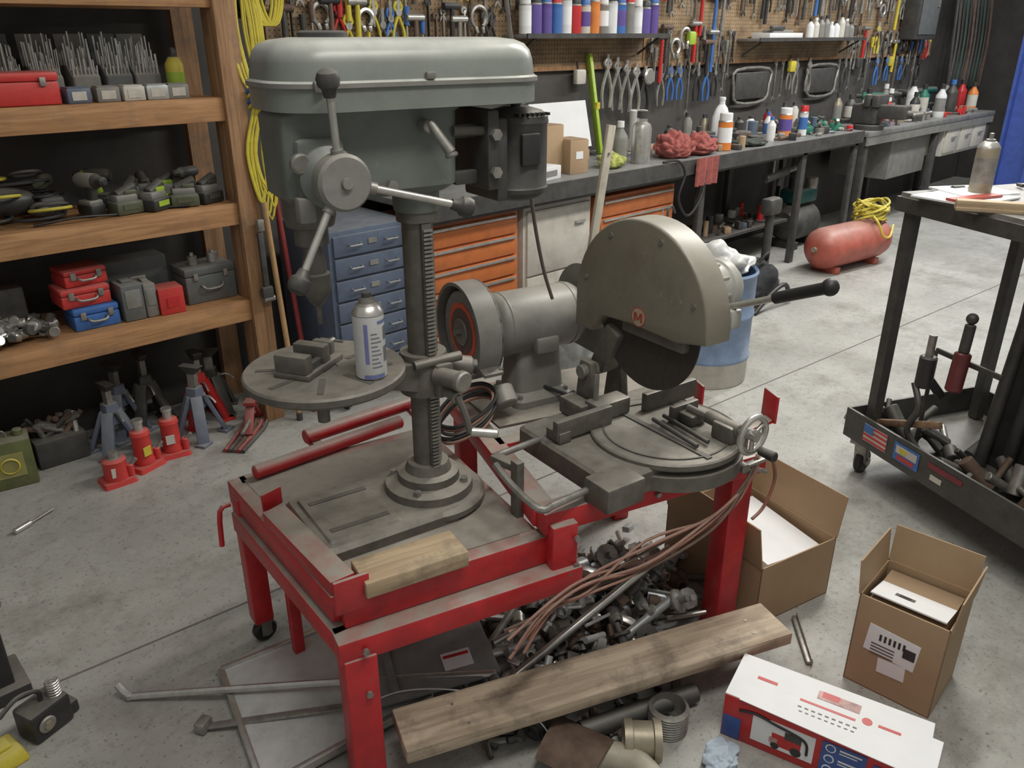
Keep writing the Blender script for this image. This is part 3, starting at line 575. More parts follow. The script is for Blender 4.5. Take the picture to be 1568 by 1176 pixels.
def post_stuff():
    b=B('yellow_extension_cord')
    for k in range(12):
        x=1.62+R.uniform(-.02,.05); w=R.uniform(.02,.055)
        b.tube([(x,3.25,1.95),(x-w,3.24,1.7),(x-w*.6,3.22,1.5),(x+.01,3.21,1.40),(x-w,3.21,1.2),(x-.01,3.2,.86+R.uniform(0,.22)),(x+w,3.21,1.2),(x+.02,3.21,1.41),(x+w*.9,3.22,1.55),(x+w,3.24,1.75)],.005,YEL,closed=True,sub=5,seg=6)
    for k in range(4): b.tube([(1.63+.035*math.cos(a),3.21+.03*math.sin(a),1.38+.02*k+.01*math.sin(2*a)) for a in [i*.7 for i in range(9)]],.007,[YEL,BLUE][k%2],closed=True,sub=3,seg=6)
    for k in range(5):
        x=1.72+R.uniform(-.02,.04); b.tube([(x+.06*math.cos(a)*(.8+.2*k/5),3.24,1.86+.18*math.sin(a)) for a in [i*.628 for i in range(10)]],.006,YEL,closed=True,sub=3,seg=6)
    b.done()
    b=B('green_extension_cord')
    for k in range(10):
        x=1.68+R.uniform(-.03,.03); w=.05+R.uniform(-.01,.03)
        b.tube([(x+w*math.cos(a),3.30+R.uniform(-.01,.02),1.84+.13*math.sin(a)) for a in [i*.628 for i in range(10)]],.007,[mat('dark_green_cord',(.03,.06,.04),.5),BLKR][k%2],closed=True,sub=3,seg=6)
    b.done()
    b=B('broom_handle'); b.cyl((1.62,3.14,0),(1.60,3.2,1.0),.012,wood('handle_wood',(.45,.28,.13),(.34,.2,.09),2)); b.cyl((1.62,3.14,0),(1.62,3.14,.04),.014,DARK); b.done()
    b=B('red_pipe'); b.cyl((1.72,3.18,0),(1.68,3.32,1.5),.012,mat('dark_red_pipe',(.22,.03,.03),.5)); b.cyl((1.68,3.32,1.5),(1.68,3.32,1.53),.018,DARK); b.done()
    b=B('pipe_wrench',(1.56,3.20,.62)); b.bb(-.012,.012,-.02,.0,.0,.26,DARK,bev=.003); b.box((0,-.012,.0),(.05,.03,.05),DARK,bev=.006); b.box((.005,-.012,.29),(.03,.025,.05),STEELD,bev=.005); b.cyl((-.02,-.012,-.03),(.03,-.012,-.03),.014,STEELD); b.done()
post_stuff()
# ---------------------------------------------------------------- chests under the bench
def chest(name,x0,x1,y0,y1,z0,z1,m,n,handle='bar'):
    b=B(name,((x0+x1)/2,(y0+y1)/2,0)); w=x1-x0; d=y1-y0
    b.bb(-w/2,w/2,-d/2+.015,d/2,z0,z1,m,bev=.004)
    hh=(z1-z0-.03)/n
    for k in range(n):
        za=z0+.015+k*hh; b.bb(-w/2+.02,w/2-.02,-d/2,-d/2+.02,za+.006,za+hh-.006,m,bev=.003)
        if handle=='bar': b.box((0,-d/2-.006,za+hh-.016),(w*.9,.012,.014),STEEL,bev=.003)
        elif handle=='cup':
            for sx in (-.22,.22):
                b.tube([(sx*w-.03,-d/2,za+hh*.55),(sx*w-.03,-d/2-.018,za+hh*.5),(sx*w+.03,-d/2-.018,za+hh*.5),(sx*w+.03,-d/2,za+hh*.55)],.004,STEEL,sub=1)
            b.box((0,-d/2-.002,za+hh*.55),(.045,.004,.022),GRY)
        else: b.box((w*.3,-d/2-.008,za+hh*.7),(.08,.012,.015),STEEL,bev=.003)
    if z0>.05:
        for sx in (-1,1):
            for sy in (-1,1): b.cyl((sx*(w/2-.05)-.012,sy*(d/2-.07),z0/2),(sx*(w/2-.05)+.012,sy*(d/2-.07),z0/2),z0/2,BLKR)
    else: b.bb(-w/2+.01,w/2-.01,-d/2+.03,d/2-.01,0,z0,DARK)
    return b.done()
chest('blue_tool_chest',1.80,2.24,3.04,3.5,.12,.86,BLUEG,7,'cup')
chest('orange_tool_chest',2.30,2.95,3.05,3.5,.12,.81,ORNG,6,'bar')
chest('cream_filing_cabinet',3.0,3.54,3.06,3.6,.04,.80,CREAM,2,'one')
chest('orange_tool_chest',3.60,4.34,3.06,3.5,.12,.78,ORNG,6,'bar')
oc=mat('ochre_plastic',(.50,.29,.05),.5)
b=B('yellow_drawer_organizer',(2.70,3.12,.81)); b.box((0,0,.03),(.42,.14,.06),oc,bev=.008); b.box((0,-.071,.03),(.38,.006,.03),oc,bev=.002); b.done()
def bench():
    b=B('steel_workbench')
    b.bb(2.25,6.75,2.98,3.67,.90,.93,BTOP,bev=.003); b.bb(2.25,6.75,2.975,2.985,.84,.93,DARK); b.bb(2.25,6.75,3.0,3.05,.82,.90,DARK)
    for x in (2.265,4.55,5.86,6.7):
        b.bb(x-.03,x+.03,3.0,3.04,0,.9,DARK,bev=.003); b.bb(x-.03,x+.03,3.61,3.65,0,.9,DARK,bev=.003)
    b.bb(4.6,6.1,3.2,3.6,.26,.28,DARK); b.done()
    b=B('vise_workbench')
    b.bb(6.85,9.8,2.98,3.67,.87,.91,BTOP,bev=.003); b.bb(6.85,9.8,2.985,3.0,.80,.87,GRY)
    for x in (6.9,8.4,9.75):
        b.bb(x-.03,x+.03,3.0,3.06,0,.87,DARK,bev=.003); b.bb(x-.03,x+.03,3.58,3.64,0,.87,DARK,bev=.003)
    b.bb(7.5,8.3,3.05,3.6,.45,.85,GRY,bev=.005); b.bb(8.6,9.7,3.02,3.6,.55,.85,CREAM,bev=.005)
    for k in range(3): b.bb(8.63+.36*k,8.96+.36*k,3.0,3.02,.58,.82,CREAM,bev=.004); b.box((8.8+.36*k,2.99,.72),(.1,.015,.015),STEEL)
    b.done()
bench()
def bottle(name,x,y,z,r,h,body,cap,label=None,neck=.4,rz=0):
    b=B(name,(x,y,z),rz); lb=label or body
    b.lathe([(0,0),(r*.95,0),(r,.006),(r,h*.18),(r,h*.58),(r*.96,h*.66),(r*neck,h*.82),(r*neck,h*.86),(r*neck*1.15,h*.86),(r*neck*1.1,h),(0,h)],[body,body,body,lb,body,body,body,cap,cap,cap],24); return b.done()
def jug(x,y,z):
    b=B('white_jug',(x,y,z),30)
    b.loft([rrect(-.075,.075,-.055,.055,.03,0),rrect(-.08,.08,-.06,.06,.03,.02),rrect(-.08,.08,-.06,.06,.03,.17),rrect(-.05,.05,-.04,.04,.025,.23),rrect(-.022,.022,-.022,.022,.02,.255),rrect(-.02,.02,-.02,.02,.018,.285)],WHITE)
    b.tube([(.02,0,.25),(.06,0,.26),(.085,0,.22),(.08,0,.15)],.012,WHITE); b.cyl((0,0,.28),(0,0,.305),.024,WHITE,bev=.003); b.done()
def crumple(name,loc,s,m,seed,amp=1.0,fold=1.5):
    # soft heap of fabric / plastic: rounded lobes with inward creases
    b=B(name,loc); t=bmesh.new(); bmesh.ops.create_icosphere(t,subdivisions=5,radius=1)
    o1=Vector((seed,0,0)); o2=Vector((0,seed,0)); o3=Vector((0,0,seed))
    for v in t.verts:
        p=v.co.copy(); q=Vector((p.x,p.y,p.z*.7))
        k=1.05+.22*noise.noise(q*1.2+o1)+amp*(.42*abs(noise.noise(q*fold+o2))+.17*abs(noise.noise(q*fold*2.2+o3))+.07*abs(noise.noise(q*fold*4.5+o1)))-.2*amp
        v.co=Vector((p.x*s[0]*k,p.y*s[1]*k,max(0,(p.z*.5+.42)*s[2]*k*1.05)))
    bmesh.ops.smooth_vert(t,verts=t.verts[:],factor=.4,use_axis_x=True,use_axis_y=True,use_axis_z=True)
    b.put(t,m); return b.done(80)
def bench_items():
    z=.93
    b=B('cardboard_parts_box',(3.32,3.28,z),5); b.box((0,0,.13),(.16,.22,.26),CARD,bev=.003); b.box((0,0,.262),(.15,.21,.004),CARDI); b.box((-.082,0,.2),(.002,.05,.2),mat('tape',(.4,.32,.2),.3)); b.done()
    b=B('cardboard_parts_box',(3.47,3.18,z),-8); b.box((0,0,.09),(.13,.16,.18),CARD,bev=.003); b.box((0,-.081,.1),(.05,.002,.04),PAPER); b.box((0,0,.182),(.12,.15,.004),CARDI); b.done()
    b=B('red_striped_carton',(3.13,3.30,z),0); b.box((0,0,.11),(.10,.12,.22),REDC,bev=.003)
    for k in range(4): b.box((0,-.061,.04+.045*k),(.06,.002,.008),PAPER)
    b.done()
    b=B('white_tape_roll_box',(3.18,3.1,z),10); b.box((0,0,.035),(.18,.10,.07),WHITE,bev=.004); b.box((0,-.051,.035),(.10,.002,.03),GRY); b.done()
    b=B('warning_sign_board',(3.78,3.55,z),0); b.box((0,0,.20),(.50,.01,.28),PAPER,rot=(-14,0,0)); b.box((0,-.024+.055,.305),(.44,.004,.05),REDC,rot=(-14,0,0))
    for k,(x,w_,m_) in enumerate(((-.14,.12,REDC),(.08,.22,DARK),(-.02,.3,REDC))): b.box((x,-.010+.012*(2-k),.235-.045*k),(w_,.004,.022),m_,rot=(-14,0,0))
    b.bb(-.2,.2,-.02,.06,0,.05,DARK); b.done()
    crumple('yellow_green_gloves',(3.76,3.12,z),(.09,.07,.09),mat('glove_lime',(.34,.37,.10),.9,var=.4,scale=30),3)
    b=B('steel_thermos',(4.03,3.12,z)); b.lathe([(0,0),(.055,0),(.058,.01),(.058,.20),(.05,.225),(.03,.24),(.03,.26),(.034,.262),(.034,.30),(0,.305)],[STEEL]*6+[DARK]*3,28); b.done()
    bottle('white_spray_bottle',3.88,3.16,z,.045,.25,GRY,WHITE)
    b=B('green_spirit_level',(4.10,3.5,z)); b.beam((0,0,.0+.01),(.04,.16,.60),.022,.05,LIME,bev=.003); b.box((.02,.06,.3),(.03,.03,.04),YEL); b.done()
    crumple('red_shop_rags',(4.38,3.14,z),(.13,.12,.14),RAG,5,1.1,2.2); crumple('red_shop_rags',(4.62,3.12,z),(.13,.12,.12),RAG,9,1.1,2.2)
    b=B('hanging_shop_rag',(4.52,2.965,.80)); n=14
    P=[(-.13+.26*k/n,-.012-.012*math.sin(k*1.7)) for k in range(n+1)]; Q=[(x,y+.006) for x,y in P[::-1]]
    b.prism(P+Q,.17,RAG,Matrix.Translation((0,0,.05))); b.done(80)
    b=B('paper_towel_roll',(4.45,3.48,z)); b.cyl((0,0,0),(0,0,.26),.06,PAPER,bev=.004); b.cyl((0,0,.255),(0,0,.262),.02,CARD); b.done()
    spray('orange_wipes_canister',(4.90,3.10,z),ORC,WHITE,r=.048,h=.24,label=PAPER)
    jug(5.30,3.40,z)
    crumple('dark_gloves',(5.25,3.12,z),(.14,.10,.05),mat('glove_dark',(.05,.06,.05),.9,var=.5,scale=30),12)
    bottle('blue_cap_bottle',5.60,3.16,z,.032,.17,WHITE,BLUE); bottle('blue_cap_bottle',5.70,3.25,z,.03,.19,WHITE,BLUE,label=BLUE)
    spray('orange_wipes_canister',(5.90,3.22,z),ORC,WHITE,r=.05,h=.21,label=PURP); spray('white_lubricant_can',(6.06,3.16,z),WHITE,REDC,r=.033,h=.22,label=BLUE)
    for k,(x,y) in enumerate(((6.18,3.2),(6.3,3.12),(6.45,3.28),(6.2,3.4),(6.58,3.15),(6.62,3.3))):
        b=B('green_parts_clamp',(x,y,z),R.uniform(0,180)); b.box((0,0,.03),(.12,.05,.06),[GREEN,DARK,TEAL,DARK,GREEN,GRY][k],bev=.015); b.cyl((0,0,.04),(.06,.05,.09),.012,STEELD); b.beam((-.05,0,.05),(.03,.0,.10),.02,.02,GREEN); b.done()
    for k in range(9):
        b=B('small_fluid_bottle',(4.85+.22*k+R.uniform(-.04,.04),3.52,z)); hh=R.uniform(.10,.22); c=[DARK,GRY,BRASS,GRY,DARK,WHITE,REDC,BLK,CREAM][k]
        b.lathe([(0,0),(.035,0),(.035,hh*.7),(.018,hh*.85),(.018,hh),(0,hh)],[c,c,c,DARK,DARK],16); b.done()
    def clutter(name,x0,x1,z0,n,y0=3.05,y1=3.6):
        b=B(name)
        for k in range(n):
            x=R.uniform(x0,x1);y=R.uniform(y0,y1);m_=R.choice([DARK,STEELD,BLK,GRY,RUST,CARD,CREAM,BLK,STEELD,BLUEG,DARK,REDC]);t=R.random();a=R.uniform(0,180)
            if t<.35: s_=R.uniform(.04,.10);h=R.uniform(.02,.08); b.box((x,y,z0+h/2),(s_,s_*.6,h),m_,rot=(0,0,a),bev=.006)
            elif t<.6: b.cyl((x,y,z0),(x,y,z0+R.uniform(.04,.14)),R.uniform(.015,.035),m_,bev=.003,seg=14)
            elif t<.85: l=R.uniform(.06,.14); b.cyl((x,y,z0+.014),(x+l*math.cos(a),min(y1,max(y0,y+l*math.sin(a))),z0+.018),R.uniform(.008,.014),m_,seg=10)
            else: b.tube([(x+.05*math.cos(q),y+.04*math.sin(q),z0+.006+.01*abs(math.sin(q))) for q in (0,1,2,3,4,5)],.005,m_,closed=True,sub=3,seg=6)
        b.done()
    clutter('assorted_bench_parts',4.8,6.7,z,90); clutter('assorted_bench_parts',7.3,9.7,.91,110); clutter('assorted_bench_parts',2.4,4.7,z,50,3.3,3.6)
    clutter('under_bench_parts',4.7,6.0,.28,50,3.25,3.55)
    b=B('bench_vise',(7.08,3.10,.91),0); k=1.35
    b.cyl((0,0,0),(0,0,.03*k),.09*k,DARK,bev=.005); b.box((0,.02*k,.09*k),(.12*k,.16*k,.12*k),DARK,bev=.02); b.box((0,-.05*k,.17*k),(.16*k,.04*k,.07*k),DARK,bev=.008); b.box((0,.0,.17*k),(.16*k,.04*k,.07*k),DARK,bev=.008); b.box((0,-.13*k,.11*k),(.09*k,.2*k,.08*k),DARK,bev=.015); b.cyl((0,-.2*k,.11*k),(0,-.32*k,.11*k),.014*k,STEELD); b.cyl((-.12*k,-.31*k,.11*k),(.12*k,-.31*k,.11*k),.009*k,STEELD); b.sph((-.12*k,-.31*k,.11*k),.016,STEELD); b.sph((.12*k,-.31*k,.11*k),.016,STEELD); b.done()
    items=[(7.45,3.3,.05,.30,PAPER,BLK),(7.65,3.2,.04,.22,REDC,WHITE),(7.9,3.3,.05,.28,BLK,WHITE),(8.1,3.15,.045,.25,BLK,BLK),(8.4,3.3,.055,.33,WHITE,BLK),(8.62,3.12,.05,.30,WHITE,BLK),(8.8,3.35,.05,.28,GREEN,BLK),(9.1,3.2,.06,.32,DARK,BLUE),(9.35,3.35,.05,.3,GRY,BLK),(9.55,3.15,.05,.28,ORC,BLK),(9.65,3.3,.05,.3,REDC,BLK),(7.3,3.5,.04,.26,BRASS,DARK),(7.55,3.5,.05,.24,DARK,DARK),(8.25,3.5,.05,.3,GRY,WHITE)]
    for i,(x,y,r,h,c1,c2) in enumerate(items): bottle('shop_fluid_bottle',x,y,.91,r,h,c1,c2,label=[CREAM,c1,GRY][i%3])
    for k in range(5):
        b=B('cordless_impact_driver',(8.0+.33*k,3.5,.91),R.uniform(0,360)); c=[GREEN,DARK,DARK,BLK,TEAL,REDC][k]
        b.box((0,0,.04),(.12,.08,.07),BLK,bev=.015); b.beam((0,0,.07),(.02,0,.17),.04,.05,c,bev=.01); b.cyl((-.08,0,.2),(.10,0,.2),.035,c,bev=.01); b.cyl((.1,0,.2),(.15,0,.2),.02,DARK); b.done()
bench_items()
# ---------------------------------------------------------------- pegboard shelves + hanging tools
def pshelf(x0,x1,z):
    b=B('metal_display_shelf'); b.bb(x0,x1,3.48,3.672,z-.02,z,GRY,bev=.002); b.bb(x0,x1,3.475,3.485,z-.02,z+.006,DARK)
    for x in (x0+.08,x1-.08): b.beam((x,3.67,z-.12),(x,3.50,z-.02),.012,.012,DARK,bev=0)
    b.done()
pshelf(3.42,4.72,1.645); pshelf(5.85,7.6,1.615)
cols=[WHITE,PURP,PURP,BLUE,WHITE,REDC,CREAM,ORC,GRY,WHITE,BLUE,GRY]
for k in range(15):
    x=3.48+k*.083; c=cols[k%12]
    spray('spray_paint_can',(x,3.56,1.645),c,[WHITE,BLK,BLUE,REDC][k%4],r=.036,h=R.uniform(.19,.24),label=[PAPER,c,PURP,c][k%4])
for k in range(9): bottle('small_glue_bottle',6.75+.09*k,3.57,1.615,.032,R.uniform(.1,.2),[WHITE,CREAM,GRY,GRY,WHITE][k%5],[BLK,WHITE,DARK][k%3])
b=B('flat_parts_tray',(6.25,3.57,1.615)); b.box((0,0,.02),(.5,.16,.04),WHITE,bev=.005); b.box((0,0,.05),(.3,.1,.02),GRY,bev=.005); b.box((-.1,-.05,.075),(.2,.03,.03),DARK,bev=.01); b.done()
def hang():
    def wrench(b,x,z,l,m):
        b.beam((x,3.66,z),(x,3.66,z-l),.018,.007,m,bev=.001); b.lathe([(.008,-.004),(.02,-.004),(.02,.004),(.008,.004),(.008,-.004)],m,12,at=(x,3.66,z),dr=(0,1,0)); b.prism([(-.02,-.02),(-.006,0),(.006,0),(.02,-.02),(.022,-.04),(0,-.012),(-.022,-.04)][::-1],.008,m,Matrix.Translation((x,3.66,z-l))@Euler((D(90),0,0)).to_matrix().to_4x4())
    def pliers(b,x,z,s,m,h):
        b.tube([(x-.01,3.655,z),(x-.02*s,3.655,z-.03),(x,3.655,z-.06),(x+.03*s,3.655,z-.13*s),(x+.025*s,3.655,z-.2*s)],.008*s,h,sub=4,seg=6); b.tube([(x+.01,3.655,z),(x+.02*s,3.655,z-.03),(x,3.655,z-.06),(x-.03*s,3.655,z-.13*s),(x-.025*s,3.655,z-.2*s)],.008*s,h,sub=4,seg=6); b.cyl((x,3.645,z-.05),(x,3.665,z-.05),.018,m,seg=12); b.cyl((x,3.655,z-.05),(x,3.655,z+.03),.012,m,seg=8)
    def hammer(b,x,z,l,m,h):
        b.cyl((x-.06,3.64,z),(x+.05,3.64,z),.018,m,seg=12,bev=.003); b.cyl((x,3.64,z),(x,3.645,z-l),.012,h,r2=.015,seg=10)
    def clampc(b,x,z,r,m):
        b.tube([(x+r*math.cos(D(a)),3.65,z+r*math.sin(D(a))) for a in range(-60,241,30)],.012,m,sub=3,seg=6); b.beam((x+r*.5,3.65,z-r*.87),(x+r*.6,3.65,z-r*1.5),.02,.02,m); b.beam((x-r*.5,3.65,z-r*.87),(x-r*.2,3.65,z-r*1.5),.02,.02,m)
    def driver(b,x,z,m,h):
        b.cyl((x,3.65,z),(x,3.65,z-.09),.016,h,r2=.012,seg=10,bev=.003); b.cyl((x,3.65,z-.09),(x,3.65,z-.22),.005,m,seg=8)
    names=['hanging_wrench_set','hanging_pliers_set','hanging_hammers','hanging_clamps','hanging_snips','hanging_wrench_set','hanging_pliers_set','hanging_clamps','hanging_snips']
    xs=[2.0,2.75,4.74,4.95,5.35,5.75,7.65,8.1,8.6]; ws=[.75,1.9,.2,.38,.4,1.85,.42,.46,.9]
    for nm,x0,w in zip(names,xs,ws):
        b=B(nm); n=int(w/.048)
        for k in range(n):
            x=x0+(k+.5)*w/n; m=R.choice([STEELD,DARK,STEEL,STEELD,BLK,RUST]); h=R.choice([BLK,DARK,DARK,STEELD,BLK,BLK,RUST,STEELD,REDC,BLUE,YEL])
            rows=[R.choice([2.0,2.06,2.12]) if 2.75<=x<=4.75 or 5.75<x<7.65 else R.choice([1.98,2.06,1.9])]
            if 4.7<x<5.8 or x>7.6: rows+=[R.uniform(1.55,1.72)]
            if 2.0<x<3.35: rows+=[R.uniform(1.72,1.8)]
            for z in rows:
                t=R.random()
                if t<.3: wrench(b,x,z,R.uniform(.15,.3),m)
                elif t<.58: pliers(b,x,z,R.uniform(.8,1.2),m,h)
                elif t<.72: hammer(b,x,z,R.uniform(.2,.3),m,h)
                elif t<.86: driver(b,x,z,STEEL,h)
                else: clampc(b,x,z-.05,R.uniform(.03,.06),m)
        b.done()
    b=B('hanging_disc_guard'); b.lathe([(0,0),(.09,0),(.095,-.02),(.08,-.03),(.075,-.012),(0,-.012)],STEELD,30,at=(3.55,3.69,1.34),dr=(0,1,0)); b.done()
    for x in (6.1,7.25):
        b=B('mounted_light_frame',(x,3.66,1.27)); b.tube([(-.26,0,.0),(-.24,0,.12),(.24,0,.12),(.26,0,0),(.20,0,-.12),(-.20,0,-.12)],.012,STEELD,closed=True,sub=3); b.box((0,.01,0),(.46,.02,.2),DARK,bev=.02); b.done()
    b=B('dial_gauge',(4.75,3.66,1.38)); b.lathe([(0,0),(.05,0),(.055,-.02),(.045,-.03),(0,-.03)],[DARK,STEEL,STEEL,GRY],24,dr=(0,1,0)); b.done()
    b=B('hanging_tape_measures')
    for k,x in enumerate((4.05,5.22,6.68,7.9,8.6)): b.box((x,3.65,1.40 if k!=1 else 1.62),(.09,.04,.09),[CREAM,LIME,YEL,DARK,YEL][k],bev=.012); b.beam((x,3.665,1.44),(x,3.67,1.49),.01,.01,DARK)
    b.done()
    b=B('hanging_locking_pliers')
    for k in range(5): pliers(b,4.32+.1*k,1.50-.02*k,1.5,STEEL,[STEEL,STEELD,STEELD,STEEL,BLK][k])
    for k in range(42):
        x=4.9+.11*k
        if 5.85<x<6.35 or 7.0<x<7.5: continue
        if R.random()<.8: (pliers(b,x,1.43,R.uniform(.9,1.3),STEELD,R.choice([BLK,DARK,BLUE,STEELD,BLK])) if R.random()<.5 else wrench(b,x,1.43,R.uniform(.15,.3),STEELD))
    b.done()
    b=B('hanging_steel_squares')
    for k in range(4): x=2.4+.22*k; b.beam((x,3.67,1.38),(x,3.67,1.1),.03,.004,STEELD); b.beam((x,3.67,1.37),(x+.14,3.67,1.37),.004,.03,STEELD)
    b.done()
hang()
b=B('electrical_panel',(8.95,3.58,1.62)); b.box((0,0,.3),(.5,.16,.65),DARK,bev=.01); b.box((0,-.085,.3),(.42,.01,.56),CASEG,bev=.004); b.box((.16,-.095,.3),(.03,.015,.06),STEELD); b.done()
b=B('hanging_air_hoses',(10.2,3.50,1.1))
for k in range(10):
    x=-.6+.1*k; b.tube([(x,0,1.1),(x+.05,-.05,.5),(x+.02,-.06,.0),(x-.04,-.05,.4),(x-.02,0,1.0)],.016,[DARK,BLK,MC['dark_green_cord'],BLK,RUST][k%5])
b.done()
b=B('blue_steel_column',(10.06,2.76,0)); b.bb(-.12,.12,-.16,-.13,0,3.2,BLUED); b.bb(-.12,.12,.13,.16,0,3.2,BLUED); b.bb(-.02,.02,-.13,.13,0,3.2,BLUED); b.bb(-.16,.16,-.2,.18,0,.02,BLUED)
for k in range(5): b.box((-.08,-.165,.6+.35*k),(.05,.01,.05),DARK)
b.done()
# ---------------------------------------------------------------- mid-ground
def midground():
    b=B('red_air_tank',(6.07,2.66,0),-8); r=.155
    b.lathe([(0,-.42),(.06,-.415),(.11,-.39),(.145,-.35),(r,-.30),(r,.30),(.145,.35),(.11,.39),(.06,.415),(0,.42)],TANK,40,at=(0,0,r+.03),dr=(1,0,0))
    for x in (-.25,.25): b.box((x,0,.025),(.05,.22,.05),TANK,bev=.005)
    b.cyl((.2,0,.33),(.2,0,.36),.02,STEELD); b.box((.25,0,.335),(.16,.08,.012),TANK); b.cyl((-.42,0,.19),(-.44,0,.19),.02,BRASS); b.done()
    b=B('yellow_air_hose',(6.32,2.64,.345))
    for k in range(10): b.tube([((.13+R.uniform(-.03,.03))*math.cos(a),(.11+R.uniform(-.02,.02))*math.sin(a),.012+.011*k+.03*math.sin(a*2+k)) for a in [i*.628 for i in range(10)]],.009,YEL,closed=True,sub=3,seg=7)
    b.tube([(-.1,-.05,.05),(-.14,-.13,0),(-.1,-.17,-.10),(0,-.18,-.12),(.1,-.15,-.05)],.009,YEL); b.done()
    b=B('small_air_compressor',(6.42,3.3,0))
    b.lathe([(0,-.22),(.1,-.21),(.15,-.15),(.15,.15),(.1,.21),(0,.22)],DARK,30,at=(0,0,.2),dr=(1,0,0)); b.box((0,0,.42),(.30,.2,.12),TEAL,bev=.03); b.cyl((-.08,0,.46),(-.08,0,.58),.05,DARK,bev=.01); b.cyl((.1,-.05,.46),(.1,-.05,.56),.05,STEELD,bev=.01)
    for x in (-.15,.15): b.box((x,0,.03),(.05,.24,.06),BLK)
    b.done()
    b=B('blue_waste_drum',(3.45,2.17,0)); q=.215
    b.lathe([(0,0),(q-.005,0),(q,.01),(q,.12),(q+.006,.13),(q+.006,.145),(q,.155),(q,.34),(q+.006,.35),(q+.006,.365),(q,.375),(q,.56),(q+.007,.57),(q,.582),(q-.01,.57),(q-.01,.3),(0,.3)],[CREAM]*4+[BARREL]*12,48); b.done()
    crumple('white_trash_bags',(3.45,2.17,.54),(.18,.18,.16),mat('plastic_bag_white',(.60,.61,.60),.35,var=.1,bump=.4,scale=20,grime=.1),21,1.0,1.8)
    b=B('blue_grease_bottle',(3.35,2.40,.58)); b.lathe([(0,0),(.034,0),(.036,.01),(.036,.15),(.03,.17),(.015,.18),(.015,.22),(0,.22)],[BLUE]*5+[DARK]*2,20)
    b.tube([(0,0,.22),(.0,0,.26),(.03,-.0,.28),(.06,0,.24)],.006,DARK); b.tube([(-.02,0,.19),(-.05,0,.22),(-.04,0,.27)],.004,STEEL); b.done()
    crumple('grey_plastic_bag',(2.95,2.66,0.0),(.15,.15,.34),mat('plastic_bag_clear',(.30,.31,.31),.35,var=.3,bump=.4,scale=18),31,.8,1.8)
    crumple('clear_trash_bag',(3.42,2.78,.0),(.17,.15,.52),mat('plastic_bag_grey',(.36,.38,.38),.35,var=.25,bump=.4,scale=18),34,.8,1.8)
    crumple('black_backpack',(4.75,2.72,0),(.27,.19,.28),mat('black_fabric',(.02,.022,.025),.8,var=.5,scale=30,bump=.6),41,.6)
    b=B('backpack_straps',(4.7,2.6,0)); b.tube([(-.2,-.1,.01),(-.05,-.12,.12),(.1,-.13,.15),(.2,-.12,.02)],.015,BLKR); b.tube([(-.05,0,.3),(.0,-.03,.36),(.05,0,.3)],.012,BLKR); b.done()
    b=B('wood_stake'); b.beam((2.93,2.63,0),(3.12,2.60,1.25),.022,.045,STW,bev=.002); b.cyl((3.10,2.585,1.12),(3.10,2.60,1.12),.006,STEELD); b.done()
    b=B('floor_grinder_stand',(5.2,2.86,0)); b.cyl((0,0,0),(0,0,.03),.12,DARK); b.cyl((0,0,0),(0,0,.5),.03,DARK); b.box((0,0,.55),(.16,.10,.12),DARK,bev=.03); b.done()
    b=B('hanging_drill_motor',(5.7,3.1,.62)); b.cyl((-.2,0,.05),(.1,0,.08),.03,DARK,bev=.006); b.cyl((.1,0,.08),(.22,0,.09),.02,STEELD,bev=.003); b.cyl((-.1,0,.14),(-.1,0,.20),.01,STEELD); b.tube([(-.1,0,.06),(-.1,0,.14)],.01,STEELD,sub=1); b.box((.0,0,.03),(.04,.03,.10),BLK,bev=.01); b.done()
midground()
b=B('bench_power_cord'); b.tube([(4.1,3.0,.938),(4.2,2.96,.94),(4.25,2.94,.86),(4.2,2.94,.72),(4.3,2.93,.60),(4.45,2.94,.70),(4.5,2.96,.85)],.008,BLKR); b.done()
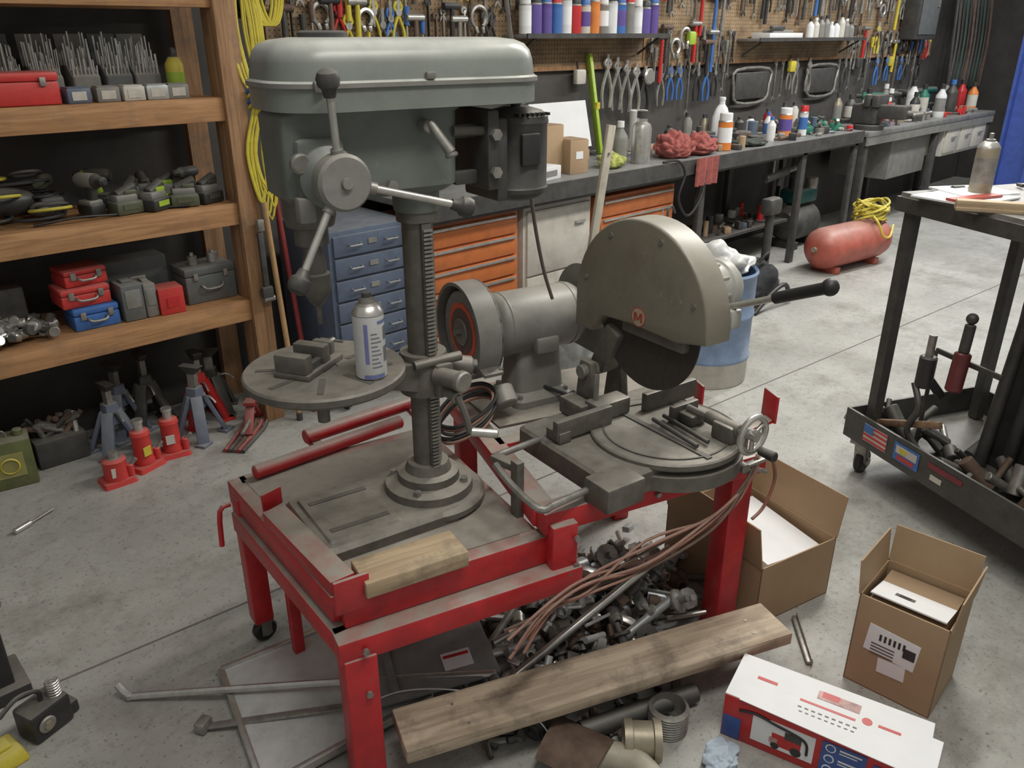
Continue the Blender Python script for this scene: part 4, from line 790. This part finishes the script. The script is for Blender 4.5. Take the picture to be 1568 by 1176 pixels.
# ---------------------------------------------------------------- right work table
def right_table():
    b=B('rolling_steel_table',(3.0,1.17,0),0)
    d1=Vector((-.42,-.907,0)); d2=Vector((.907,-.42,0)); L1,L2=1.15,.62
    def Q(a,c,z): return tuple(d1*a+d2*c+Vector((0,0,z)))
    def slab(a0,a1,c0,c1,z0,z1,m): b.loft([[Q(a0,c0,z0),Q(a1,c0,z0),Q(a1,c1,z0),Q(a0,c1,z0)],[Q(a0,c0,z1),Q(a1,c0,z1),Q(a1,c1,z1),Q(a0,c1,z1)]],m)
    slab(0,L1,0,L2,1.07,1.12,DARK); slab(.01,L1-.01,.01,L2-.01,1.12,1.135,mat('table_top_stained',(.20,.195,.18),.5,var=.4,scale=8))
    for a in (.03,L1-.07):
        for c in (.02,L2-.06): slab(a,a+.04,c,c+.04,.18,1.07,DARK)
    slab(-.02,L1,-.01,L2+.02,.16,.175,DARK)
    slab(-.02,L1,-.02,-.01,.16,.28,DARK); slab(-.02,L1,L2+.02,L2+.03,.16,.28,DARK); slab(-.03,-.02,-.02,L2+.03,.16,.28,DARK); slab(L1,L1+.01,-.02,L2+.03,.16,.28,DARK)
    slab(.35,L1-.1,.30,.32,.175,1.07,BLK)
    for a in (.40,.50,.60,.72,.85): b.cyl(Q(a,.22,.18),Q(a+.02,.27,.92+R.uniform(-.1,.1)),.022,[BLK,DARK,BLK][int(a*10)%3])
    def plate(a0,a1,z0,z1,m,o=.0): b.loft([[Q(a0,-.0212-o,z0),Q(a1,-.0212-o,z0),Q(a1,-.0212-o,z1),Q(a0,-.0212-o,z1)],[Q(a0,-.023-o,z0),Q(a1,-.023-o,z0),Q(a1,-.023-o,z1),Q(a0,-.023-o,z1)]],m)
    zo=-.035
    plate(.08,.20,.225+zo,.295+zo,CREAM)
    for k in range(4): plate(.08,.20,.228+k*.019+zo,.237+k*.019+zo,REDC,.001)
    plate(.08,.13,.262+zo,.295+zo,BLUE,.002)
    plate(.24,.36,.225+zo,.295+zo,BLUE); plate(.25,.35,.255+zo,.285+zo,CREAM,.001); plate(.26,.34,.232+zo,.248+zo,REDC,.001); plate(.27,.30,.26+zo,.28+zo,YEL,.002); plate(.40,.55,.27+zo,.29+zo,mat('dark_red_strip',(.20,.03,.04),.5)); plate(.42,.47,.23+zo,.25+zo,CREAM)
    for a in (.03,L1-.08):
        for c in (.03,L2-.04):
            p=Vector(Q(a,c,0)); b.box(p+Vector((0,0,.15)),(.07,.07,.02),STEELD); b.beam(p+Vector((.0,0,.15)),p+Vector((.02,.0,.05)),.05,.03,STEELD); b.cyl(p+Vector((.03,-.016,.05)),p+Vector((.03,.016,.05)),.05,BLKR,bev=.006); b.cyl(p+Vector((.03,-.028,.05)),p+Vector((.03,.028,.05)),.018,STEEL)
    b.done()
    o=Vector((3.0,1.17,0))
    def W(a,c,z): return tuple(o+d1*a+d2*c+Vector((0,0,z)))
    spray('chrome_spray_can',W(.16,.20,1.135),BRASS,GRY,r=.036,h=.21,nocap=True,label=STEELD)
    b=B('paper_sheets',W(.18,.12,1.136),-20); b.box((0,0,.004),(.28,.22,.006),PAPER,rot=(0,0,8)); b.box((.1,.05,.010),(.22,.18,.006),PAPER,rot=(0,0,-12)); b.box((-.02,-.05,.012),(.22,.04,.008),mat('orange_strip',(.42,.08,.06),.5)); b.done()
    b=B('wood_strip',W(.45,.1,1.135),-65); b.box((0,0,.02),(.42,.04,.025),BLW,bev=.002); b.box((0,0,.006),(.42,.05,.012),BLW,bev=.002); b.done()
    b=B('blue_pipe_cutter',W(.30,.48,1.135),20); b.tube([(-.08,0,.02),(-.04,.03,.04),(.02,.02,.05),(.08,-.02,.03)],.018,BLUE); b.cyl((-.12,0,.02),(-.07,0,.02),.02,STEELD); b.box((.1,0,.025),(.05,.04,.05),BLUE,bev=.008); b.done()
    crumple('black_grease_rag',W(.50,.40,1.135),(.10,.09,.06),mat('greasy_cloth',(.05,.05,.055),.8,var=.5,scale=30),52)
    b=B('small_parts_on_table')
    for k in range(16):
        p=Vector(W(R.uniform(.03,.7),R.uniform(.18,.55),1.135)); b.cyl(p+Vector((0,0,.01)),p+Vector((R.uniform(-.05,.05),R.uniform(-.05,.05),.012)),R.uniform(.006,.012),[STEELD,DARK,BLK,PAPER][k%4],seg=10)
    b.done()
    b=B('air_tools_in_tray')
    for k in range(44):
        a=R.uniform(.03,.9);c=R.uniform(.04,.24);p=Vector(W(a,c,.205)); q=p+Vector((R.uniform(-.10,.10),R.uniform(-.06,.10),R.uniform(0,.10))); m_=[DARK,STEELD,BLK,BLK,RUST,DARK][k%6]
        b.cyl(p,q,R.uniform(.01,.028),m_,bev=.003,seg=14)
    b.beam(W(.05,.05,.24),W(.36,.04,.37),.025,.025,wood('hammer_handle',(.26,.17,.10),(.18,.11,.07),0),bev=.004)
    b.done()
    b=B('red_air_ratchet')
    p=Vector(W(.36,.06,.50)); b.cyl(p,p+Vector((.02,-.0,.14)),.028,mat('dark_red_tool',(.13,.03,.03),.4),bev=.006); b.cyl(p+Vector((.02,0,.14)),p+Vector((.03,0,.24)),.018,DARK,bev=.004); b.sph(p+Vector((.03,0,.26)),.020,DARK)
    q=Vector(W(.24,.05,.47)); b.cyl(q,q+Vector((0,0,.12)),.03,BLK,bev=.006); b.cyl(q+Vector((0,0,.12)),q+Vector((0,0,.2)),.014,STEELD); b.beam(q+Vector((0,0,.05)),q+Vector((.06,-.05,-.04)),.03,.03,BLK,bev=.006)
    b.beam(W(.22,.10,.60),W(.5,.10,.60),.012,.02,DARK); b.beam(W(.22,.10,.18),W(.22,.10,.60),.012,.02,DARK)
    b.tube([W(.22,.03,.48),W(.27,.02,.40),W(.24,.02,.30),W(.30,.05,.22)],.012,DARK); b.done()
right_table()
# ---------------------------------------------------------------- boxes
def openbox(name,loc,rz,w,d,h,flaps,th=.004):
    b=B(name,loc,rz)
    b.bb(-w/2,w/2,-d/2,d/2,0,th,CARD); b.bb(-w/2,w/2,-d/2,-d/2+th,0,h,CARD); b.bb(-w/2,w/2,d/2-th,d/2,0,h,CARD); b.bb(-w/2,-w/2+th,-d/2,d/2,0,h,CARD); b.bb(w/2-th,w/2,-d/2,d/2,0,h,CARD)
    for side,ang,l in flaps:
        sa,ca=math.sin(D(ang)),math.cos(D(ang))
        if side=='+x': P=[(w/2,-d/2,h),(w/2,d/2,h),(w/2+l*sa,d/2,h+l*ca),(w/2+l*sa,-d/2,h+l*ca)]
        if side=='-x': P=[(-w/2,d/2,h),(-w/2,-d/2,h),(-w/2-l*sa,-d/2,h+l*ca),(-w/2-l*sa,d/2,h+l*ca)]
        if side=='+y': P=[(w/2,d/2,h),(-w/2,d/2,h),(-w/2,d/2+l*sa,h+l*ca),(w/2,d/2+l*sa,h+l*ca)]
        if side=='-y': P=[(-w/2,-d/2,h),(w/2,-d/2,h),(w/2,-d/2-l*sa,h+l*ca),(-w/2,-d/2-l*sa,h+l*ca)]
        b.quad(P,CARD,.004)
    return b
b=openbox('open_cardboard_box',(2.085,1.085,0),-13,.32,.42,.21,[('-x',12,.15),('+x',8,.14),('+y',10,.16)])
b.box((.01,-.03,.15),(.24,.30,.09),PAPER,rot=(5,4,0)); b.done()
b=openbox('tall_cardboard_box',(1.99,.53,0),4,.21,.225,.285,[('+x',5,.11),('-y',5,.09),('+y',6,.10)])
b.box((.0,0,.20),(.18,.19,.13),CARDI); b.box((0,.0,.268),(.16,.19,.004),PAPER,rot=(0,12,0))
for k in range(2): b.box((-.03,.02,.276-.0*k),(.02,.05-.02*k,.001),DARK,rot=(0,12,0))
b.box((-.1055,.01,.165),(.002,.13,.085),PAPER,rot=(4,0,0)); b.box((-.1055,-.0,.095),(.002,.07,.045),PAPER,rot=(-3,0,0))
for k in range(6): b.box((-.107,.04-.012*k,.18),(.001,.006,.02),BLK)
for k in range(4): b.box((-.107,.03,.155-.010*k),(.001,.06,.003),DARK)
b.box((-.107,-.035,.165),(.001,.03,.03),BLK)
b.done()
def prodbox():
    b=B('product_carton',(1.60,.56,0),-75)
    w,d,h=.46,.17,.13
    b.box((0,0,h/2),(w,d,h),REDC,bev=.002)
    bl=mat('carton_blue',(.05,.10,.32),.4); ph=mat('carton_photo',(.42,.24,.22),.4,var=.6,scale=30)
    y=-d/2
    b.box((-.205,y-.001,h*.28),(.045,.002,h*.5),bl); b.box((.06,y-.001,h*.45),(.10,.002,h*.8),bl)
    b.box((-.08,y-.001,h*.5),(.15,.002,h*.62),PAPER)
    # printed picture: red machine body, tank, dark hose
    b.box((-.07,y-.0022,h*.42),(.07,.001,h*.28),REDC); b.box((-.055,y-.003,h*.60),(.04,.001,h*.16),DARK); b.box((-.10,y-.003,h*.38),(.02,.001,h*.12),ph); b.cyl((-.045,y-.002,h*.30),(-.045,y-.0035,h*.30),.013,BLK); b.cyl((-.095,y-.002,h*.27),(-.095,y-.0035,h*.27),.010,BLK)
    b.tube([(-.19,y-.003,.10),(-.15,y-.003,.108),(-.10,y-.003,.10),(-.03,y-.003,.085),(-.02,y-.003,.045)],.0035,BLKR,seg=6)
    for k in range(3): b.cyl((.03,y,.03+.033*k),(.03,y-.0035,.03+.033*k),.012,PAPER); b.cyl((.03,y-.003,.03+.033*k),(.03,y-.004,.03+.033*k),.009,bl); b.box((.075,y-.002,.033+.033*k),(.05,.001,.005),PAPER); b.box((.07,y-.002,.024+.033*k),(.04,.001,.003),PAPER)
    b.box((.17,y-.001,h*.5),(.09,.002,h*.5),bl); b.box((.17,y-.002,h*.5),(.06,.002,h*.12),PAPER)
    b.box((0,0,h+.0015),(w,.165,.003),PAPER); b.box((.03,-.03,h+.004),(.44,.14,.002),PAPER,rot=(0,0,-3))
    b.box((.02,.03,h+.0055),(.10,.03,.001),ph); b.box((.0,.035,h+.006),(.04,.02,.001),REDC); b.box((0,-.01,h+.0055),(.13,.007,.001),REDC); b.box((.14,0,h+.0055),(.05,.008,.001),REDC); b.box((-.15,.01,h+.0055),(.05,.010,.001),REDC); b.cyl((.09,.0,h+.005),(.09,.0,h+.006),.012,REDC,seg=14)
    for k in range(9): b.box((-.06+.016*k,-.035,h+.0055),(.009,.004,.001),DARK); b.box((-.055+.015*k,-.05,h+.0055),(.008,.003,.001),DARK)
    b.done()
prodbox()
b=B('lumber_plank',(1.285,1.01,.135),-21.8); b.box((0,0,0),(1.08,.14,.038),PLW,bev=.004)
for x,y in ((-.4,.03),(-.38,-.04),(.45,.02),(.44,-.03)): b.cyl((x,y,.018),(x,y,.0205),.004,STEELD,seg=10)
b.done()
def scrap():
    b=B('scrap_metal_pile')
    for k in range(270):
        cx=min(1.98,max(1.12,1.53+R.gauss(0,.19))); cy=min(1.66,max(1.08,1.26+R.gauss(0,.13)))
        hmax=.02+.17*math.exp(-((cx-1.58)**2/.08+(cy-1.25)**2/.04)); z=R.uniform(.015,hmax+.01)
        m_=R.choice([STEELD,DARK,STEEL,RUST,STEEL,DARK,GALV,GALV,GRY,BLK]); a=R.uniform(0,6.28); t=R.random(); el=R.uniform(-.2,.4)
        dr=Vector((math.cos(a),math.sin(a),el)).normalized()
        if t<.35:
            r=R.uniform(.012,.035); l=R.uniform(.02,.06); ri=r*.55
            b.lathe([(ri,0),(r,0),(r,l),(r*.8,l),(r*.8,l*1.3),(ri,l*1.3),(ri,0)],m_,14,at=(cx,cy,max(r,z)),dr=dr)
        elif t<.6: b.cyl((cx,cy,max(.012,z)),Vector((cx,cy,max(.012,z)))+dr*R.uniform(.06,.16)+Vector((0,0,.01)),R.uniform(.004,.011),m_,seg=10)
        elif t<.85:
            s_=R.uniform(.03,.07); b.box((cx,cy,z+.015),(s_,s_*R.uniform(.4,.9),R.uniform(.008,.025)),m_,rot=(R.uniform(-30,30),R.uniform(-30,30),math.degrees(a)),bev=.004)
        else:
            r=R.uniform(.02,.04); b.lathe([(0,0),(r*.5,0),(r*.5,.02),(r,.022),(r,.03),(r*.3,.034),(r*.3,.06),(0,.06)],m_,10,at=(cx,cy,z+.01),dr=(dr.x,dr.y,.8))
    b.done()
    def tb(name,p,q,r,m):
        b=B(name); d=(Vector(q)-Vector(p)); b.lathe([(r*.8,0),(r,0),(r,d.length),(r*.8,d.length),(r*.8,0)],m,20,at=p,dr=d); b.done()
    tb('steel_tube',(1.13,1.24,.03),(1.70,1.12,.27),.012,STEEL)
    tb('steel_tube',(1.40,1.12,.05),(1.68,1.07,.14),.013,GALV)
    tb('steel_tube',(1.05,1.30,.05),(1.40,1.42,.10),.012,STEELD)
    tb('steel_tube',(1.20,1.34,.08),(1.52,1.22,.19),.010,STEEL)
    tb('black_pipe',(1.20,1.40,.06),(1.10,1.22,.08),.016,DARK)
    tb('black_pipe',(1.18,.99,.03),(1.50,.87,.03),.026,DARK)
    b=B('long_conduit'); b.tube([(.385,1.95,.04),(.40,1.915,.016),(.43,1.89,.016),(.75,1.58,.06),(1.12,1.24,.09)],.010,STEEL,sub=3); b.done()
    b=B('flat_steel_bar'); b.beam((.50,1.68,.012),(.78,1.45,.055),.022,.006,STEELD); b.beam((.78,1.45,.055),(1.0,1.35,.08),.022,.006,STEELD); b.box((.5,1.68,.02),(.04,.03,.03),STEELD,rot=(0,0,30),bev=.004); b.done()
    b=B('aluminium_sheet_panel')
    P=[(.62,1.83),(.93,1.75),(.97,1.33),(.52,1.40)]; Z=[.02,.045,.045,.012]
    b.loft([[(x,y,z) for (x,y),z in zip(P,Z)],[(x,y,z+.006) for (x,y),z in zip(P,Z)]],ALUM)
    for i in range(4):
        (x0,y0),(x1,y1)=P[i],P[(i+1)%4]; b.beam((x0,y0,Z[i]),(x1,y1,Z[(i+1)%4]),.016,.024,STEEL,bev=.002)
    b.cyl((.50,1.36,.01),(.515,1.44,.03),.012,STEEL)
    for x,y in P: b.cyl((x,y,0),(x,y,.03),.01,GALV)
    b.done()
    b=B('grey_access_panel',(1.02,1.42,.085),0,rot=Euler((D(4),D(-3),D(-25)))); sl=mat('panel_slate',(.17,.18,.19),.5,dust=.3)
    b.box((0,0,0),(.36,.24,.012),sl,bev=.003); b.box((.08,-.04,.007),(.08,.06,.002),PAPER); b.box((.08,-.025,.0085),(.07,.01,.001),REDC); b.box((-.1,0,.01),(.02,.2,.01),sl)
    for x in (-.15,.15): b.box((x,0,-.04),(.02,.2,.075),sl)
    b.done()
    b=B('corrugated_duct_coil',(1.375,.865,0),0); prof=[(.048,0)]
    for k in range(9): prof+=[(.052,.004+.008*k),(.047,.008+.008*k)]
    b.lathe(prof+[(.042,.078),(.042,0)],STEELD,32); b.done()
    b=B('brass_pipe_fitting',(1.25,.86,0),20); b.lathe([(.035,-.04),(.05,-.04),(.05,-.02),(.045,-.018),(.045,.03),(.052,.032),(.052,.05),(.036,.05),(.036,-.04)],BRASS,28,at=(0,0,.052),dr=(.4,-.9,0)); b.done()
    b=B('rusty_curved_plate',(1.12,.97,0),0); n=10; r=.10
    o1=[(r*math.cos(D(20+12*k)),r*math.sin(D(20+12*k))) for k in range(n+1)]; i1=[((r-.008)*math.cos(D(20+12*(n-k))),(r-.008)*math.sin(D(20+12*(n-k)))) for k in range(n+1)]
    b.prism(o1+i1,.15,RUST,Matrix.Translation((0,-.02,-.02))@Euler((D(90),0,D(15))).to_matrix().to_4x4()); b.done()
    b=B('pale_pipe_elbow',(1.19,.86,0)); b.tube([(-.05,.06,.035),(-.01,.02,.035),(.01,-.03,.035),(.0,-.09,.035)],.034,mat('pale_conduit',(.38,.35,.28),.5),seg=18); b.done()
    crumple('blue_shop_towel',(1.385,.71,0),(.05,.04,.035),BRAG,61,.9,1.8)
    b=B('small_fasteners_on_floor')
    for k in range(60):
        x,y=R.choice([(1.25,.95),(1.35,.93),(1.05,1.12),(1.2,1.0),(1.28,.92)]); x+=R.gauss(0,.05); y+=R.gauss(0,.03); r=R.uniform(.006,.014)
        b.cyl((x,y,r),(x+R.uniform(-.04,.04),y+R.uniform(-.04,.04),r),r,[STEELD,DARK,RUST,BLK][k%4],seg=8)
    b.done()
    b=B('clear_wire_loop'); b.tube([(.78,1.42,.06),(.90,1.36,.09),(1.0,1.22,.12),(1.08,1.08,.10),(1.10,.98,.03),(1.1,.9,.01)],.0018,PAPER,sub=8,seg=6); b.done()
    b=B('steel_angle_bar'); b.beam((1.85,.72,.008),(2.0,.85,.012),.02,.012,STEELD); b.beam((1.85,.715,.014),(2.0,.845,.018),.004,.024,STEELD); b.done()
    b=B('loose_wrench_on_floor',(2.42,1.02,.0),60); b.beam((-.08,0,.006),(.08,0,.006),.014,.008,STEELD,bev=.002); b.cyl((.09,0,.001),(.09,0,.011),.016,STEELD,seg=12); b.cyl((-.09,0,.001),(-.09,0,.011),.014,STEELD,seg=12); b.done()
scrap()
b=B('black_engine_hoist_leg',(.14,2.2,0),0); b.box((0,0,.5),(.10,.10,1.0),BLK,bev=.006); b.box((0,0,.02),(.16,.16,.04),BLK,bev=.006); b.cyl((.05,-.06,.3),(.05,.06,.3),.02,STEELD); b.done()
b=B('tow_coupler',(.21,1.97,0),20); b.box((0,0,.045),(.11,.08,.09),BLK,bev=.012); b.box((.05,-.0,.02),(.06,.05,.04),BLK,bev=.008); b.cyl((-.02,-.041,.05),(-.02,-.05,.05),.022,STEELD,bev=.003); b.cyl((-.02,-.05,.05),(-.02,-.055,.05),.012,BRASS,seg=6)
for k in range(6): b.tube([(.035+.016*math.cos(a),.016*math.sin(a)-.01,.085+.008*k+a*.0012) for a in [i*.785 for i in range(8)]],.0025,STEEL,closed=True,sub=2,seg=6)
b.tube([(.0,0,.08),(.0,.0,.12),(-.05,0,.14),(-.1,0,.12)],.006,BLK); b.done()
b=B('yellow_chock',(.10,1.93,0),10); b.box((0,0,.02),(.09,.10,.04),YEL,bev=.008,taper=(.8,.8)); b.box((0,0,.045),(.04,.04,.01),YEL,bev=.003); b.done()
# ---------------------------------------------------------------- lights
def area(name,loc,sx,sy,e,col=(1,.97,.92),rot=(0,0,0)):
    l=bpy.data.lights.new(name,'AREA'); l.shape='RECTANGLE'; l.size=sx; l.size_y=sy; l.energy=e; l.color=col
    o=bpy.data.objects.new(name,l); bpy.context.scene.collection.objects.link(o); o.location=loc; o.rotation_euler=[D(a) for a in rot]; return o
area('ceiling_fluorescent',(3.6,1.4,3.1),2.2,.3,80,(1,.97,.90))
area('ceiling_fluorescent',(6.4,1.9,3.1),2.4,.3,98,(1,.99,.97))
area('ceiling_fluorescent',(1.0,.3,3.1),1.6,.3,38,(1,.96,.89))
area('ceiling_fluorescent',(9.2,1.9,3.1),2.4,.3,50,(.97,.98,1))
w=bpy.data.worlds.new('World'); bpy.context.scene.world=w; w.use_nodes=True
w.node_tree.nodes['Background'].inputs[0].default_value=(1,.98,.93,1); w.node_tree.nodes['Background'].inputs[1].default_value=.32
# ---------------------------------------------------------------- camera
cam=bpy.data.cameras.new('camera'); cam.sensor_width=36; cam.lens=1240/1568*36; cam.clip_start=.02
co=bpy.data.objects.new('camera',cam); bpy.context.scene.collection.objects.link(co); co.location=(0,0,1.65); co.rotation_euler=(D(90-23.4),0,D(-43.5))
bpy.context.scene.camera=co
bpy.context.scene.view_settings.view_transform='Standard'
